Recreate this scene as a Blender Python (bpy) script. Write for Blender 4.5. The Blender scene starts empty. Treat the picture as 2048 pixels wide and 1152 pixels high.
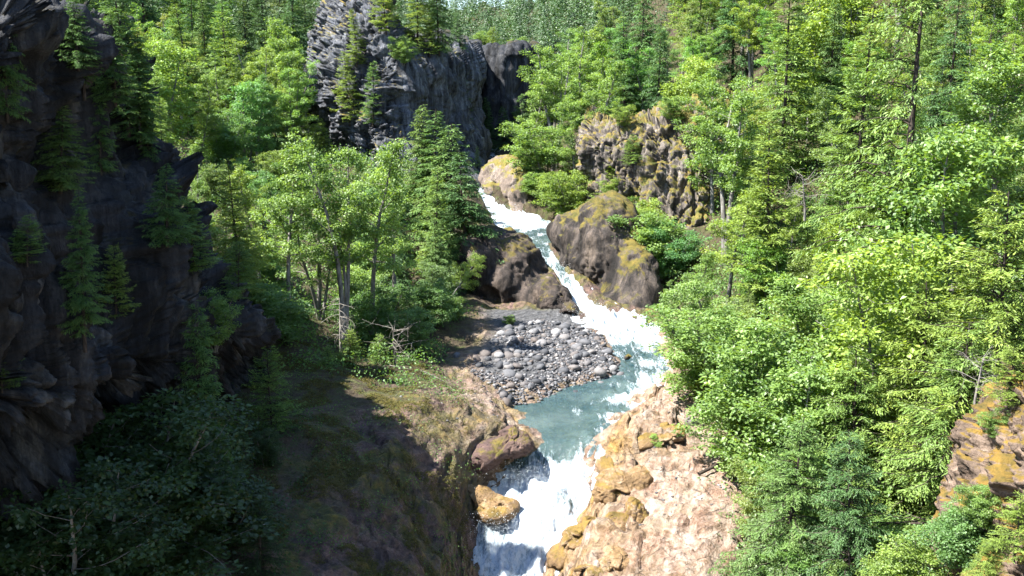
import bpy, math, random
import numpy as np
from mathutils import Vector, Matrix

C = bpy.context.scene.collection
SC = bpy.context.scene
R = math.radians
# ------------------------------------------------------------------ camera model
F = 2100.0
PITCH = R(10.5)
CP, SP = math.cos(PITCH), math.sin(PITCH)

def at(px, py, Y):
    """world point at ground distance Y that is seen at photo pixel px,py"""
    v = -(py - 576.0) / F
    t = Y / (CP + v * SP)
    return (t * (px - 1024.0) / F, Y, t * (-SP + v * CP))

def pix(p):
    x, y, z = p
    d = y * CP - z * SP
    u = y * SP + z * CP
    return (1024 + F * x / d, 576 - F * u / d)

# ------------------------------------------------------------------ noise
_rs = np.random.RandomState(7)
_perm = _rs.permutation(256).astype(np.int64)
_perm = np.concatenate([_perm, _perm, _perm])
_g = _rs.normal(size=(256, 3)); _g /= np.linalg.norm(_g, axis=1)[:, None]

def noise(P):
    P = np.asarray(P, float)
    I = np.floor(P).astype(np.int64); f = P - I
    I &= 255
    w = f * f * f * (f * (f * 6 - 15) + 10)
    out = 0
    for dx in (0, 1):
        wx = w[..., 0] if dx else 1 - w[..., 0]
        for dy in (0, 1):
            wy = w[..., 1] if dy else 1 - w[..., 1]
            for dz in (0, 1):
                wz = w[..., 2] if dz else 1 - w[..., 2]
                h = _perm[_perm[_perm[(I[..., 0] + dx) & 255] + ((I[..., 1] + dy) & 255)] + ((I[..., 2] + dz) & 255)]
                g = _g[h]
                d = g[..., 0] * (f[..., 0] - dx) + g[..., 1] * (f[..., 1] - dy) + g[..., 2] * (f[..., 2] - dz)
                out = out + wx * wy * wz * d
    return out * 1.6

def fbm(P, oct=4, gain=.5, lac=2.03):
    P = np.asarray(P, float); a = 1.0; o = 0
    for i in range(oct):
        o = o + a * noise(P + 17.3 * i); a *= gain; P = P * lac
    return o

def ridged(P, oct=4, gain=.5, lac=2.1):
    P = np.asarray(P, float); a = 1.0; o = 0
    for i in range(oct):
        o = o + a * (1 - 2 * np.abs(noise(P + 9.1 * i))); a *= gain; P = P * lac
    return o

def hash01(*a):
    h = np.zeros(np.broadcast(*a).shape, np.int64)
    for k in a:
        h = _perm[(h + np.asarray(k).astype(np.int64)) & 255]
    return h / 255.0

def worley(P):
    """distance to the nearest cell centre edge (F2-F1), cell hash, and a random tilt of the cell"""
    P = np.asarray(P, float); I = np.floor(P).astype(np.int64)
    f1 = np.full(P.shape[:-1], 9.); f2 = f1.copy(); hid = np.zeros(P.shape[:-1]); tilt = np.zeros(P.shape[:-1])
    for dx in (-1, 0, 1):
        for dy in (-1, 0, 1):
            for dz in (-1, 0, 1):
                J = I + np.array([dx, dy, dz]); a, b, c = J[..., 0], J[..., 1], J[..., 2]
                h1, h2, h3 = hash01(a, b, c), hash01(b + 71, c, a + 13), hash01(c + 37, a + 5, b)
                D = P - (J + np.stack([h1, h2, h3], -1))
                d = np.sqrt((D ** 2).sum(-1)); m = d < f1
                f2 = np.where(m, f1, np.minimum(f2, d)); f1 = np.where(m, d, f1)
                hid = np.where(m, hash01(a + 91, b + 17, c + 3), hid)
                tilt = np.where(m, D[..., 0] * (h1 * 2 - 1) + D[..., 1] * (h2 * 2 - 1) + D[..., 2] * (h3 * 2 - 1), tilt)
    return f2 - f1, hid, tilt

def slabs(P, sc, step=1.0, tilt=.6, crack=.3, cw=.08, warp=.25):
    """broken rock: every cell set forward or back, tilted, with a crack round it"""
    Q = P * np.array(sc); Q = Q + warp * np.stack([fbm(Q * 1.3 + 3, 3), fbm(Q * 1.3 + 40, 3), fbm(Q * 1.3 + 80, 3)], -1)
    e, h, t = worley(Q)
    return step * h + tilt * t - crack * np.exp(-(e / cw) ** 2)

def sstep(a, b, x):
    t = np.clip((np.asarray(x, float) - a) / (b - a), 0, 1)
    return t * t * (3 - 2 * t)

# ------------------------------------------------------------------ mesh helpers
def mesh_np(name, V, Fq, mat=None, smooth=True, attrs=None):
    """V (n,3), Fq (m,4) quads or (m,3) tris"""
    me = bpy.data.meshes.new(name)
    V = np.asarray(V, np.float32); Fq = np.asarray(Fq, np.int32)
    n, m, k = len(V), len(Fq), Fq.shape[1]
    me.vertices.add(n); me.vertices.foreach_set('co', V.ravel())
    me.loops.add(m * k); me.loops.foreach_set('vertex_index', Fq.ravel())
    me.polygons.add(m)
    me.polygons.foreach_set('loop_start', np.arange(0, m * k, k, dtype=np.int32))
    me.polygons.foreach_set('use_smooth', np.full(m, smooth, dtype=bool))
    me.update(calc_edges=True)
    if attrs:
        for key, val in attrs.items():
            a = me.attributes.new(key, 'FLOAT', 'POINT')
            a.data.foreach_set('value', np.asarray(val, np.float32))
    if mat: me.materials.append(mat)
    return me

def link(name, me, parent=None, loc=(0, 0, 0)):
    o = bpy.data.objects.new(name, me); C.objects.link(o); o.location = loc
    if parent: o.parent = parent
    return o

def tag(o, label, cat, group=None, kind=None):
    if label: o['label'] = label
    if cat: o['category'] = cat
    if group: o['group'] = group
    if kind: o['kind'] = kind
    return o

def grid_faces(nu, nv):
    i = np.arange(nv - 1)[:, None] * nu + np.arange(nu - 1)[None, :]
    return np.stack([i, i + 1, i + nu + 1, i + nu], -1).reshape(-1, 4)

def normals_grid(P):
    du = np.gradient(P, axis=1); dv = np.gradient(P, axis=0)
    n = np.cross(du, dv); n /= np.linalg.norm(n, axis=-1)[..., None] + 1e-9
    return n

def catmull(P, n):
    """P (k,...) control -> n samples along axis 0"""
    k = len(P); t = np.linspace(0, k - 1, n); i = np.clip(t.astype(int), 0, k - 2); f = t - i
    sh = (n,) + (1,) * (P.ndim - 1); f = f.reshape(sh)
    p0 = P[np.clip(i - 1, 0, k - 1)]; p1 = P[i]; p2 = P[i + 1]; p3 = P[np.clip(i + 2, 0, k - 1)]
    m1 = (p2 - p0) * .5; m2 = (p3 - p1) * .5
    f2 = f * f; f3 = f2 * f
    return (2 * f3 - 3 * f2 + 1) * p1 + (f3 - 2 * f2 + f) * m1 + (-2 * f3 + 3 * f2) * p2 + (f3 - f2) * m2

def loft(rows, nu, nv):
    P = np.array([[at(*q) for q in r] for r in rows])
    P = catmull(P, nv)
    P = np.swapaxes(catmull(np.swapaxes(P, 0, 1), nu), 0, 1)
    return P

def ico(sub):
    import bmesh
    bm = bmesh.new(); bmesh.ops.create_icosphere(bm, subdivisions=sub, radius=1)
    V = np.array([v.co[:] for v in bm.verts]); Fq = np.array([[v.index for v in f.verts] for f in bm.faces])
    bm.free(); return V, Fq

ICO = {k: ico(k) for k in (1, 2, 3, 6)}

# ------------------------------------------------------------------ materials
def M_new(name):
    m = bpy.data.materials.new(name); m.use_nodes = True
    nt = m.node_tree; nt.nodes.clear()
    return m, nt

class NT:
    def __init__(s, nt): s.nt = nt
    def n(s, t, **kw):
        nd = s.nt.nodes.new(t)
        for k, v in kw.items():
            if k.startswith('i_'):
                key = k[2:]
                key = int(key) if key.isdigit() else key.replace('_', ' ')
                nd.inputs[key].default_value = v
            else: setattr(nd, k, v)
        return nd
    def l(s, a, b): s.nt.links.new(a, b)
    def noise(s, vec, scale, detail=6, rough=.6, dist=0):
        nd = s.n('ShaderNodeTexNoise'); nd.inputs['Scale'].default_value = scale
        nd.inputs['Detail'].default_value = detail; nd.inputs['Roughness'].default_value = rough
        nd.inputs['Distortion'].default_value = dist
        if vec is not None: s.l(vec, nd.inputs['Vector'])
        return nd.outputs['Fac']
    def ramp(s, fac, stops):
        nd = s.n('ShaderNodeValToRGB'); cr = nd.color_ramp
        while len(cr.elements) < len(stops): cr.elements.new(.5)
        for e, (p, c) in zip(cr.elements, stops):
            e.position = p; e.color = (c, c, c, 1) if isinstance(c, (int, float)) else (*c, 1)
        s.l(fac, nd.inputs['Fac']); return nd.outputs['Color']
    def math(s, op, a, b=None, clamp=False):
        nd = s.n('ShaderNodeMath', operation=op); nd.use_clamp = clamp
        for i, q in enumerate((a, b)):
            if q is None: continue
            if isinstance(q, (int, float)): nd.inputs[i].default_value = q
            else: s.l(q, nd.inputs[i])
        return nd.outputs[0]
    def mix(s, fac, a, b, blend='MIX'):
        nd = s.n('ShaderNodeMix', data_type='RGBA', blend_type=blend)
        for idx, q in ((0, fac), (6, a), (7, b)):
            if isinstance(q, (int, float)): nd.inputs[idx].default_value = q
            elif isinstance(q, tuple): nd.inputs[idx].default_value = (*q, 1)
            else: s.l(q, nd.inputs[idx])
        return nd.outputs[2]
    def attr(s, name):
        return s.n('ShaderNodeAttribute', attribute_name=name).outputs['Fac']
    def bump(s, h, strength=.5, dist=.1, normal=None):
        nd = s.n('ShaderNodeBump'); nd.inputs['Strength'].default_value = strength; nd.inputs['Distance'].default_value = dist
        s.l(h, nd.inputs['Height'])
        if normal is not None: s.l(normal, nd.inputs['Normal'])
        return nd.outputs[0]
    def stretch(s, vec, sc):
        nd = s.n('ShaderNodeMapping'); nd.inputs['Scale'].default_value = sc
        s.l(vec, nd.inputs['Vector']); return nd.outputs[0]

def rock_mat(name, cols, moss=((.10, .09, .015), (.2, .13, .02)), moss_amt=.5, scale=.35, stretch=(1, 1, 1), rough=.85,
             bump=.6, streak=None, crack=1.0):
    m, nt = M_new(name); g = NT(nt)
    geo = g.n('ShaderNodeNewGeometry'); pos = geo.outputs['Position']
    pv = g.stretch(pos, stretch)
    n1 = g.noise(pv, scale, 8, .65, .6); n2 = g.noise(pv, scale * 6, 6, .7)
    mixn = g.math('ADD', g.math('MULTIPLY', n1, .6), g.math('MULTIPLY', n2, .4))
    k = len(cols)
    col = g.ramp(mixn, [(.32 + .36 * i / (k - 1), c) for i, c in enumerate(cols)])
    vor = g.n('ShaderNodeTexVoronoi', feature='DISTANCE_TO_EDGE'); vor.inputs['Scale'].default_value = scale * 2.2
    wv = g.n('ShaderNodeVectorMath', operation='ADD')
    nz = g.n('ShaderNodeTexNoise'); nz.inputs['Scale'].default_value = scale * 2.5; nz.inputs['Detail'].default_value = 4
    g.l(pv, nz.inputs['Vector']); g.l(pv, wv.inputs[0]); g.l(nz.outputs['Color'], wv.inputs[1])
    g.l(wv.outputs[0], vor.inputs['Vector'])
    ck = g.ramp(vor.outputs['Distance'], [(0, 0.0), (.05, 1.0)])
    col = g.mix(g.math('MULTIPLY', g.math('SUBTRACT', 1.0, ck), .5 * crack), col, tuple(c * .35 for c in cols[0]))
    speck = g.noise(pos, 9, 3, .7)
    col = g.mix(.5, col, g.ramp(speck, [(.3, .25), (.7, .8)]), 'OVERLAY')
    if streak:
        st = g.noise(g.stretch(pos, (1.1, 1.1, .05)), streak, 5, .65, .3)
        col = g.mix(.85, col, g.ramp(st, [(.38, .06), (.5, .5), (.62, .92)]), 'OVERLAY')
    # moss where the surface faces up and the noise allows
    sep = g.n('ShaderNodeSeparateXYZ'); g.l(geo.outputs['Normal'], sep.inputs[0])
    mn = g.noise(pos, .45, 7, .72, .4)
    mfac = g.math('ADD', g.math('MULTIPLY', sep.outputs[2], .22), mn)
    mfac = g.ramp(mfac, [(max(0, .92 - .55 * moss_amt), 0.0), (min(1, 1.0 - .55 * moss_amt), 1.0)])
    mcol = g.ramp(g.noise(pos, 1.6, 6, .7), [(.35, moss[0]), (.65, moss[1])])
    col = g.mix(mfac, col, mcol)
    b = g.n('ShaderNodeBsdfPrincipled'); b.inputs['Roughness'].default_value = rough
    b.inputs['Specular IOR Level'].default_value = .25
    g.l(col, b.inputs['Base Color'])
    h = g.math('ADD', g.math('MULTIPLY', n2, 1.0), g.math('MULTIPLY', ck, .35 * crack))
    h = g.math('ADD', h, g.math('MULTIPLY', g.noise(pos, 14, 5, .7), .35))
    g.l(g.bump(h, bump, .18), b.inputs['Normal'])
    out = g.n('ShaderNodeOutputMaterial'); g.l(b.outputs[0], out.inputs[0])
    return m

def leaf_mat(name, c0, c1, trans=.35, gloss=.06, hue=.04):
    """colour = ramp over 'tint' attribute, times the object's own colour"""
    m, nt = M_new(name); g = NT(nt)
    oi = g.n('ShaderNodeObjectInfo')
    col = g.ramp(g.attr('tint'), [(0.0, c0), (1.0, c1)])
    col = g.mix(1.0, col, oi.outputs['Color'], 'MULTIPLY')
    d = g.n('ShaderNodeBsdfDiffuse'); g.l(col, d.inputs['Color'])
    tr = g.n('ShaderNodeBsdfTranslucent')
    tc = g.mix(1.0, col, (1.25, 1.15, .45), 'MULTIPLY'); g.l(tc, tr.inputs['Color'])
    gl = g.n('ShaderNodeBsdfGlossy'); gl.inputs['Roughness'].default_value = .5; gl.inputs['Color'].default_value = (1, 1, 1, 1)
    m1 = g.n('ShaderNodeMixShader'); m1.inputs[0].default_value = trans; g.l(d.outputs[0], m1.inputs[1]); g.l(tr.outputs[0], m1.inputs[2])
    m2 = g.n('ShaderNodeMixShader'); m2.inputs[0].default_value = gloss; g.l(m1.outputs[0], m2.inputs[1]); g.l(gl.outputs[0], m2.inputs[2])
    out = g.n('ShaderNodeOutputMaterial'); g.l(m2.outputs[0], out.inputs[0])
    return m

def bark_mat(name, c0, c1, sc=6):
    m, nt = M_new(name); g = NT(nt)
    tc = g.n('ShaderNodeTexCoord'); v = g.stretch(tc.outputs['Object'], (1, 1, .25))
    n = g.noise(v, sc, 6, .7)
    b = g.n('ShaderNodeBsdfPrincipled'); b.inputs['Roughness'].default_value = .9; b.inputs['Specular IOR Level'].default_value = .1
    g.l(g.ramp(n, [(.35, c0), (.65, c1)]), b.inputs['Base Color'])
    g.l(g.bump(n, .5, .03), b.inputs['Normal'])
    out = g.n('ShaderNodeOutputMaterial'); g.l(b.outputs[0], out.inputs[0])
    return m

MAT = {}
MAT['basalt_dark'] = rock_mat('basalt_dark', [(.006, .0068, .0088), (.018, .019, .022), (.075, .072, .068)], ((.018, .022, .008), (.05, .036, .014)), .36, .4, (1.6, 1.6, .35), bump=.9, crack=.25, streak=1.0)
MAT['basalt_grey'] = rock_mat('basalt_grey', [(.016, .018, .023), (.050, .053, .061), (.150, .152, .16)], ((.07, .08, .018), (.16, .11, .03)), .42, .5, (1.4, 1.4, .4), bump=.8, crack=.4, streak=1.3)
MAT['dome'] = rock_mat('dome', [(.013, .012, .011), (.042, .034, .029), (.11, .085, .065)], ((.045, .047, .010), (.13, .095, .018)), .52, .55, (1.3, 1.3, .35), bump=.9, crack=.2, streak=.9)
MAT['lichen'] = rock_mat('lichen', [(.05, .04, .034), (.13, .10, .08), (.24, .20, .17)], ((.10, .105, .02), (.17, .12, .032)), .56, .45, (1.6, 1.6, .4), bump=.9, crack=.4)
MAT['dome_dark'] = rock_mat('dome_dark', [(.012, .0105, .0095), (.038, .029, .024), (.095, .072, .055)], ((.035, .036, .009), (.10, .072, .015)), .42, .5, (1.2, 1.2, .35), bump=.8, crack=.15, streak=.9)
MAT['outcrop'] = rock_mat('outcrop', [(.036, .030, .026), (.095, .080, .068), (.20, .172, .148)], ((.065, .08, .018), (.17, .115, .028)), .64, .45, (1.5, 1.5, .35), bump=.9, crack=.3, streak=1.1)
MAT['red_rock'] = rock_mat('red_rock', [(.025, .017, .016), (.085, .053, .046), (.17, .115, .092)], ((.05, .05, .012), (.15, .11, .022)), .44, .6, (1, .8, 1.8), bump=.9, crack=.25)
MAT['ochre'] = rock_mat('ochre', [(.050, .028, .012), (.17, .105, .048), (.34, .26, .18)], ((.07, .05, .012), (.20, .125, .028)), .45, .6, (1, .7, 1.6), rough=.55, bump=.8, crack=.3)
MAT['stone'] = None
MAT['alder'] = leaf_mat('alder_leaf', (.080, .160, .036), (.215, .345, .100), .52, .03)
MAT['fir'] = leaf_mat('fir_needle', (.062, .130, .034), (.190, .295, .080), .38, .02)
MAT['hemlock'] = leaf_mat('hemlock_needle', (.044, .100, .030), (.125, .215, .064), .28, .02)
MAT['maple'] = leaf_mat('maple_leaf', (.12, .22, .045), (.22, .35, .085), .48, .03)
MAT['under'] = leaf_mat('undergrowth_leaf', (.06, .135, .033), (.175, .285, .080), .5, .02)
MAT['bark_grey'] = bark_mat('bark_grey', (.07, .062, .055), (.22, .21, .19))
MAT['bark_dark'] = bark_mat('bark_dark', (.022, .018, .015), (.07, .055, .045))
MAT['deadwood'] = bark_mat('deadwood', (.09, .08, .068), (.26, .24, .21))
# ------------------------------------------------------------------ terrain sections: photo-guided cross sections at real distances
def W(x, z, Y): return (x, z)
SEC = {}
def sec(Y, pts, L0, R0):
    a = [L0] + [((lambda q: (q[0], q[2]))(at(p[0], p[1], Y))) for p in pts] + [R0]
    SEC[Y] = np.array(a, float)
for Yn in (4.0, 20.0):
    SEC[Yn] = np.array([(-70, 8), (-27, -7), (-17, -13), (-10, -16), (-3.6, -18.5), (-2.6, -23.4), (0, -24.4), (2.5, -23.4), (5, -19.5), (9, -16.5), (14, -13.5), (25, -4), (70, 25)], float)
#        L1          L2          L3          L4           L5           bed          R5           R4           R3           R2           R1
sec(34, [(100,1000), (350,1080), (600,1160), (860,1290),  (932,1475),  (1010,1530), (1090,1475), (1185,1330), (1400,1260), (1650,1330), (1950,1200)], (-70, 8), (70, 20))
sec(40, [(200,910),  (420,960),  (690,1020), (880,1160),  (940,1292),  (1010,1335), (1085,1292), (1170,1180), (1400,1130), (1650,1160), (1880,1050)], (-70, 8), (70, 28))
sec(46, [(330,840),  (520,860),  (780,905),  (888,1015),   (948,1136),  (1020,1175), (1100,1136), (1200,1035), (1430,980),  (1650,970),  (1900,840)], (-70, 8), (70, 30))
sec(51.2,[(430,780), (590,790),  (800,822),  (930,905),   (968,985),   (1080,1025), (1190,985),  (1270,925),  (1430,880),  (1650,850),  (1900,680)], (-75, 9), (75, 32))
sec(53.4,[(470,740), (640,762),  (840,803),  (1000,848),  (1062,882),  (1130,905),  (1212,880),  (1285,835),  (1420,826),  (1650,800),  (1900,640)], (-80, 10), (80, 34))
sec(60, [(520,680),  (680,733),  (830,757),  (965,788),   (1004,810),  (1150,835),  (1290,804),  (1335,783),  (1430,770),  (1650,720),  (1900,560)], (-85, 12), (85, 38))
sec(66, [(520,640),  (690,698),  (850,712),  (940,717),   (1232,739),  (1290,765),  (1350,737),  (1385,715),  (1450,697),  (1650,640),  (1900,480)], (-90, 14), (90, 42))
sec(74, [(520,560),  (700,628),  (890,650),  (985,661),   (1198,680),  (1265,700),  (1335,678),  (1375,655),  (1450,628),  (1650,560),  (1900,400)], (-95, 16), (95, 45))
sec(79, [(520,520),  (700,578),  (880,600),  (950,626),   (1165,645),  (1235,662),  (1305,645),  (1345,620),  (1430,580),  (1650,500),  (1900,330)], (-100, 18), (100, 48))
sec(82, [(520,490),  (700,540),  (870,580),  (1000,622),  (1138,607),  (1165,625),  (1195,605),  (1270,622),  (1420,575),  (1640,470),  (1890,295)], (-100, 19), (100, 49))
sec(86, [(520,450),  (700,482),  (860,540),  (960,600),  (1112,556),  (1133,574),  (1155,556),  (1230,598),  (1400,545),  (1620,430),  (1880,250)], (-105, 20), (105, 50))
sec(92, [(480,390),  (700,420),  (840,440),  (950,530),   (1058,497),  (1083,508),  (1108,495),  (1200,520),  (1370,460),  (1580,360),  (1850,180)], (-110, 22), (110, 52))
sec(104,[(450,322),  (650,345),  (850,380),  (945,425),   (976,451),   (1045,465),  (1118,450),  (1160,430),  (1300,392),  (1500,300),  (1800,80)], (-120, 25), (120, 56))
sec(106.6,[(445,317),(645,335),  (850,362),  (940,393),   (966,416),   (985,428),   (1010,416),  (1080,398),  (1275,372),  (1490,280),  (1790,60)], (-120, 26), (120, 57))
sec(109.3,[(440,312),(640,325),  (850,345),  (925,360),   (948,378),   (963,388),   (980,378),   (1060,375),  (1250,352),  (1480,260),  (1780,40)], (-120, 26), (120, 58))
sec(135,[(400,280),  (600,290),  (800,300),  (922,312),   (942,327),   (963,336),   (986,327),   (1030,315),  (1160,290),  (1400,180),  (1700,-60)], (-130, 40), (130, 64))
sec(180,[(350,190),  (560,200),  (800,220),  (940,240),   (972,253),   (985,258),   (1000,253),  (1040,230),  (1150,180),  (1350,50),   (1650,-200)], (-150, 62), (150, 78))
sec(260,[(250,20),   (500,60),   (750,120),  (930,150),   (972,160),   (985,163),   (1000,160),  (1030,130),  (1150,60),   (1350,-100), (1600,-350)], (-190, 100), (190, 110))
sec(400,[(200,-250), (450,-130), (700,-40),  (880,34),    (960,14),    (1000,16),   (1040,12),   (1100,0),   (1250,-100), (1450,-250), (1700,-500)], (-260, 150), (260, 170))
sec(520,[(200,-150), (450,-30),  (700,60),   (880,148),   (960,170),   (1000,172),  (1040,168),  (1100,148),  (1250,20),  (1450,-150), (1700,-400)], (-330, 120), (330, 140))
SY = np.array(sorted(SEC)); SCT = np.array([SEC[y] for y in SY])   # (k,13,2)

ROWY = np.concatenate([np.arange(4, 28, .8), np.arange(28, 64, .17), np.arange(64, 112, .3), np.arange(112, 200, 1.0), np.arange(200, 521, 5.0)])
SEG = [16, 20, 26, 44, 44, 20, 20, 46, 46, 34, 26, 16]
ctl = np.stack([np.stack([np.interp(ROWY, SY, SCT[:, i, c]) for c in (0, 1)], -1) for i in range(13)], 1)  # rows,13,2
def smooth_rows(A, sig):
    out = A.copy()
    for r in range(len(A)):
        lo, hi = max(0, r - 14), min(len(A), r + 15)
        w = np.exp(-.5 * ((ROWY[lo:hi] - ROWY[r]) / sig) ** 2); w /= w.sum()
        out[r] = np.tensordot(w, A[lo:hi], 1)
    return out
ctl_s = smooth_rows(ctl, 1.0)
ctl_w = smooth_rows(ctl, .35)
ctl_s[:, 5:8] = ctl_w[:, 5:8]
ucoord = np.concatenate([[0]] + [np.arange(1, s + 1) / s + i for i, s in enumerate(SEG)])
TX = np.empty((len(ROWY), len(ucoord))); TZ = TX.copy()
for r in range(len(ROWY)):
    TX[r] = np.interp(ucoord, np.arange(13), ctl_s[r, :, 0]); TZ[r] = np.interp(ucoord, np.arange(13), ctl_s[r, :, 1])
# soften the polyline across the section (not at the water)
ker = np.array([1, 2, 3, 4, 3, 2, 1.]); ker /= ker.sum()
for r in range(len(ROWY)):
    zz = np.pad(TZ[r], 3, mode='edge'); TZ[r] = np.convolve(zz, ker, 'valid')
TY = np.repeat(ROWY[:, None], len(ucoord), 1)
UU = np.repeat(ucoord[None, :], len(ROWY), 0)
_lo = np.interp(TY, [50, 60, 66], [2.0, 2.9, 3.3]); _hi = np.interp(TY, [52, 60, 70], [9.9, 8.9, 8.5])
bank = sstep(_lo, _lo + .9, UU) * (1 - sstep(_hi - .9, _hi, UU)) * (1 - sstep(84, 100, TY))     # bare rock near the water
bank_n = np.clip(bank + .5 * fbm(np.stack([TX, TY, TZ * 0], -1) * .22, 3) * (bank > .02) * (bank < .98), 0, 1)
P0 = np.stack([TX, TY, TZ], -1)
far = sstep(110, 300, TY)
forest_h = fbm(P0 * .16, 5) * (.7 + 3 * far)
strata = ridged(np.stack([TX * .25, TY * .25, TZ * 1.2], -1), 4) * .16 + fbm(P0 * .55, 5) * .42 + ridged(P0 * np.array([.9, .9, 1.5]), 3) * .10
fold = ridged(np.stack([TX * .55 + .35 * TY, TY * .18 - TX * .1, TZ * .6], -1) + .3 * fbm(P0 * .3, 3)[..., None], 4) * .13
big = slabs(P0, (.36, .26, .45), .85, .55, .22, .05, .5); small = slabs(P0 + 31, (1.1, .8, 1.4), .22, .2, .10, .07, .4)
nearb = 1 - sstep(60, 72, TY)
strata = strata * .6 + fold + ((big - .4) * .62 * sstep(5.5, 6.8, UU) + (big - .4) * .30 * (1 - sstep(5, 6, UU)) + (small - .1) * (.45 - .15 * sstep(5, 6, UU))) * nearb
inwater = np.exp(-((UU - 6) / .75) ** 4)
gravel = sstep(3.9, 4.15, UU) * (1 - sstep(4.95, 5.0, UU)) * sstep(61, 63, TY) * (1 - sstep(80, 82, TY))
dz = forest_h * (1 - bank_n) + strata * bank_n
dz = dz * (1 - .75 * inwater) * (1 - .8 * gravel)
TZ = TZ + dz
TZ += gravel * .18
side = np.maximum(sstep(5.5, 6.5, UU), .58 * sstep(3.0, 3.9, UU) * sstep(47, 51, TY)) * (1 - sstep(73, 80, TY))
terr_V = np.stack([TX, TY, TZ], -1)

def gz(x, y):
    """ground height"""
    r = int(np.clip(np.searchsorted(ROWY, y), 1, len(ROWY) - 1))
    t = (y - ROWY[r - 1]) / (ROWY[r] - ROWY[r - 1])
    return float((1 - t) * np.interp(x, TX[r - 1], TZ[r - 1]) + t * np.interp(x, TX[r], TZ[r]))
def gz_arr(x, y): return np.array([gz(a, b) for a, b in zip(x, y)])
def ucoord_at(x, y):
    r = int(np.clip(np.searchsorted(ROWY, y), 0, len(ROWY) - 1)); return float(np.interp(x, TX[r], ucoord))

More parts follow.
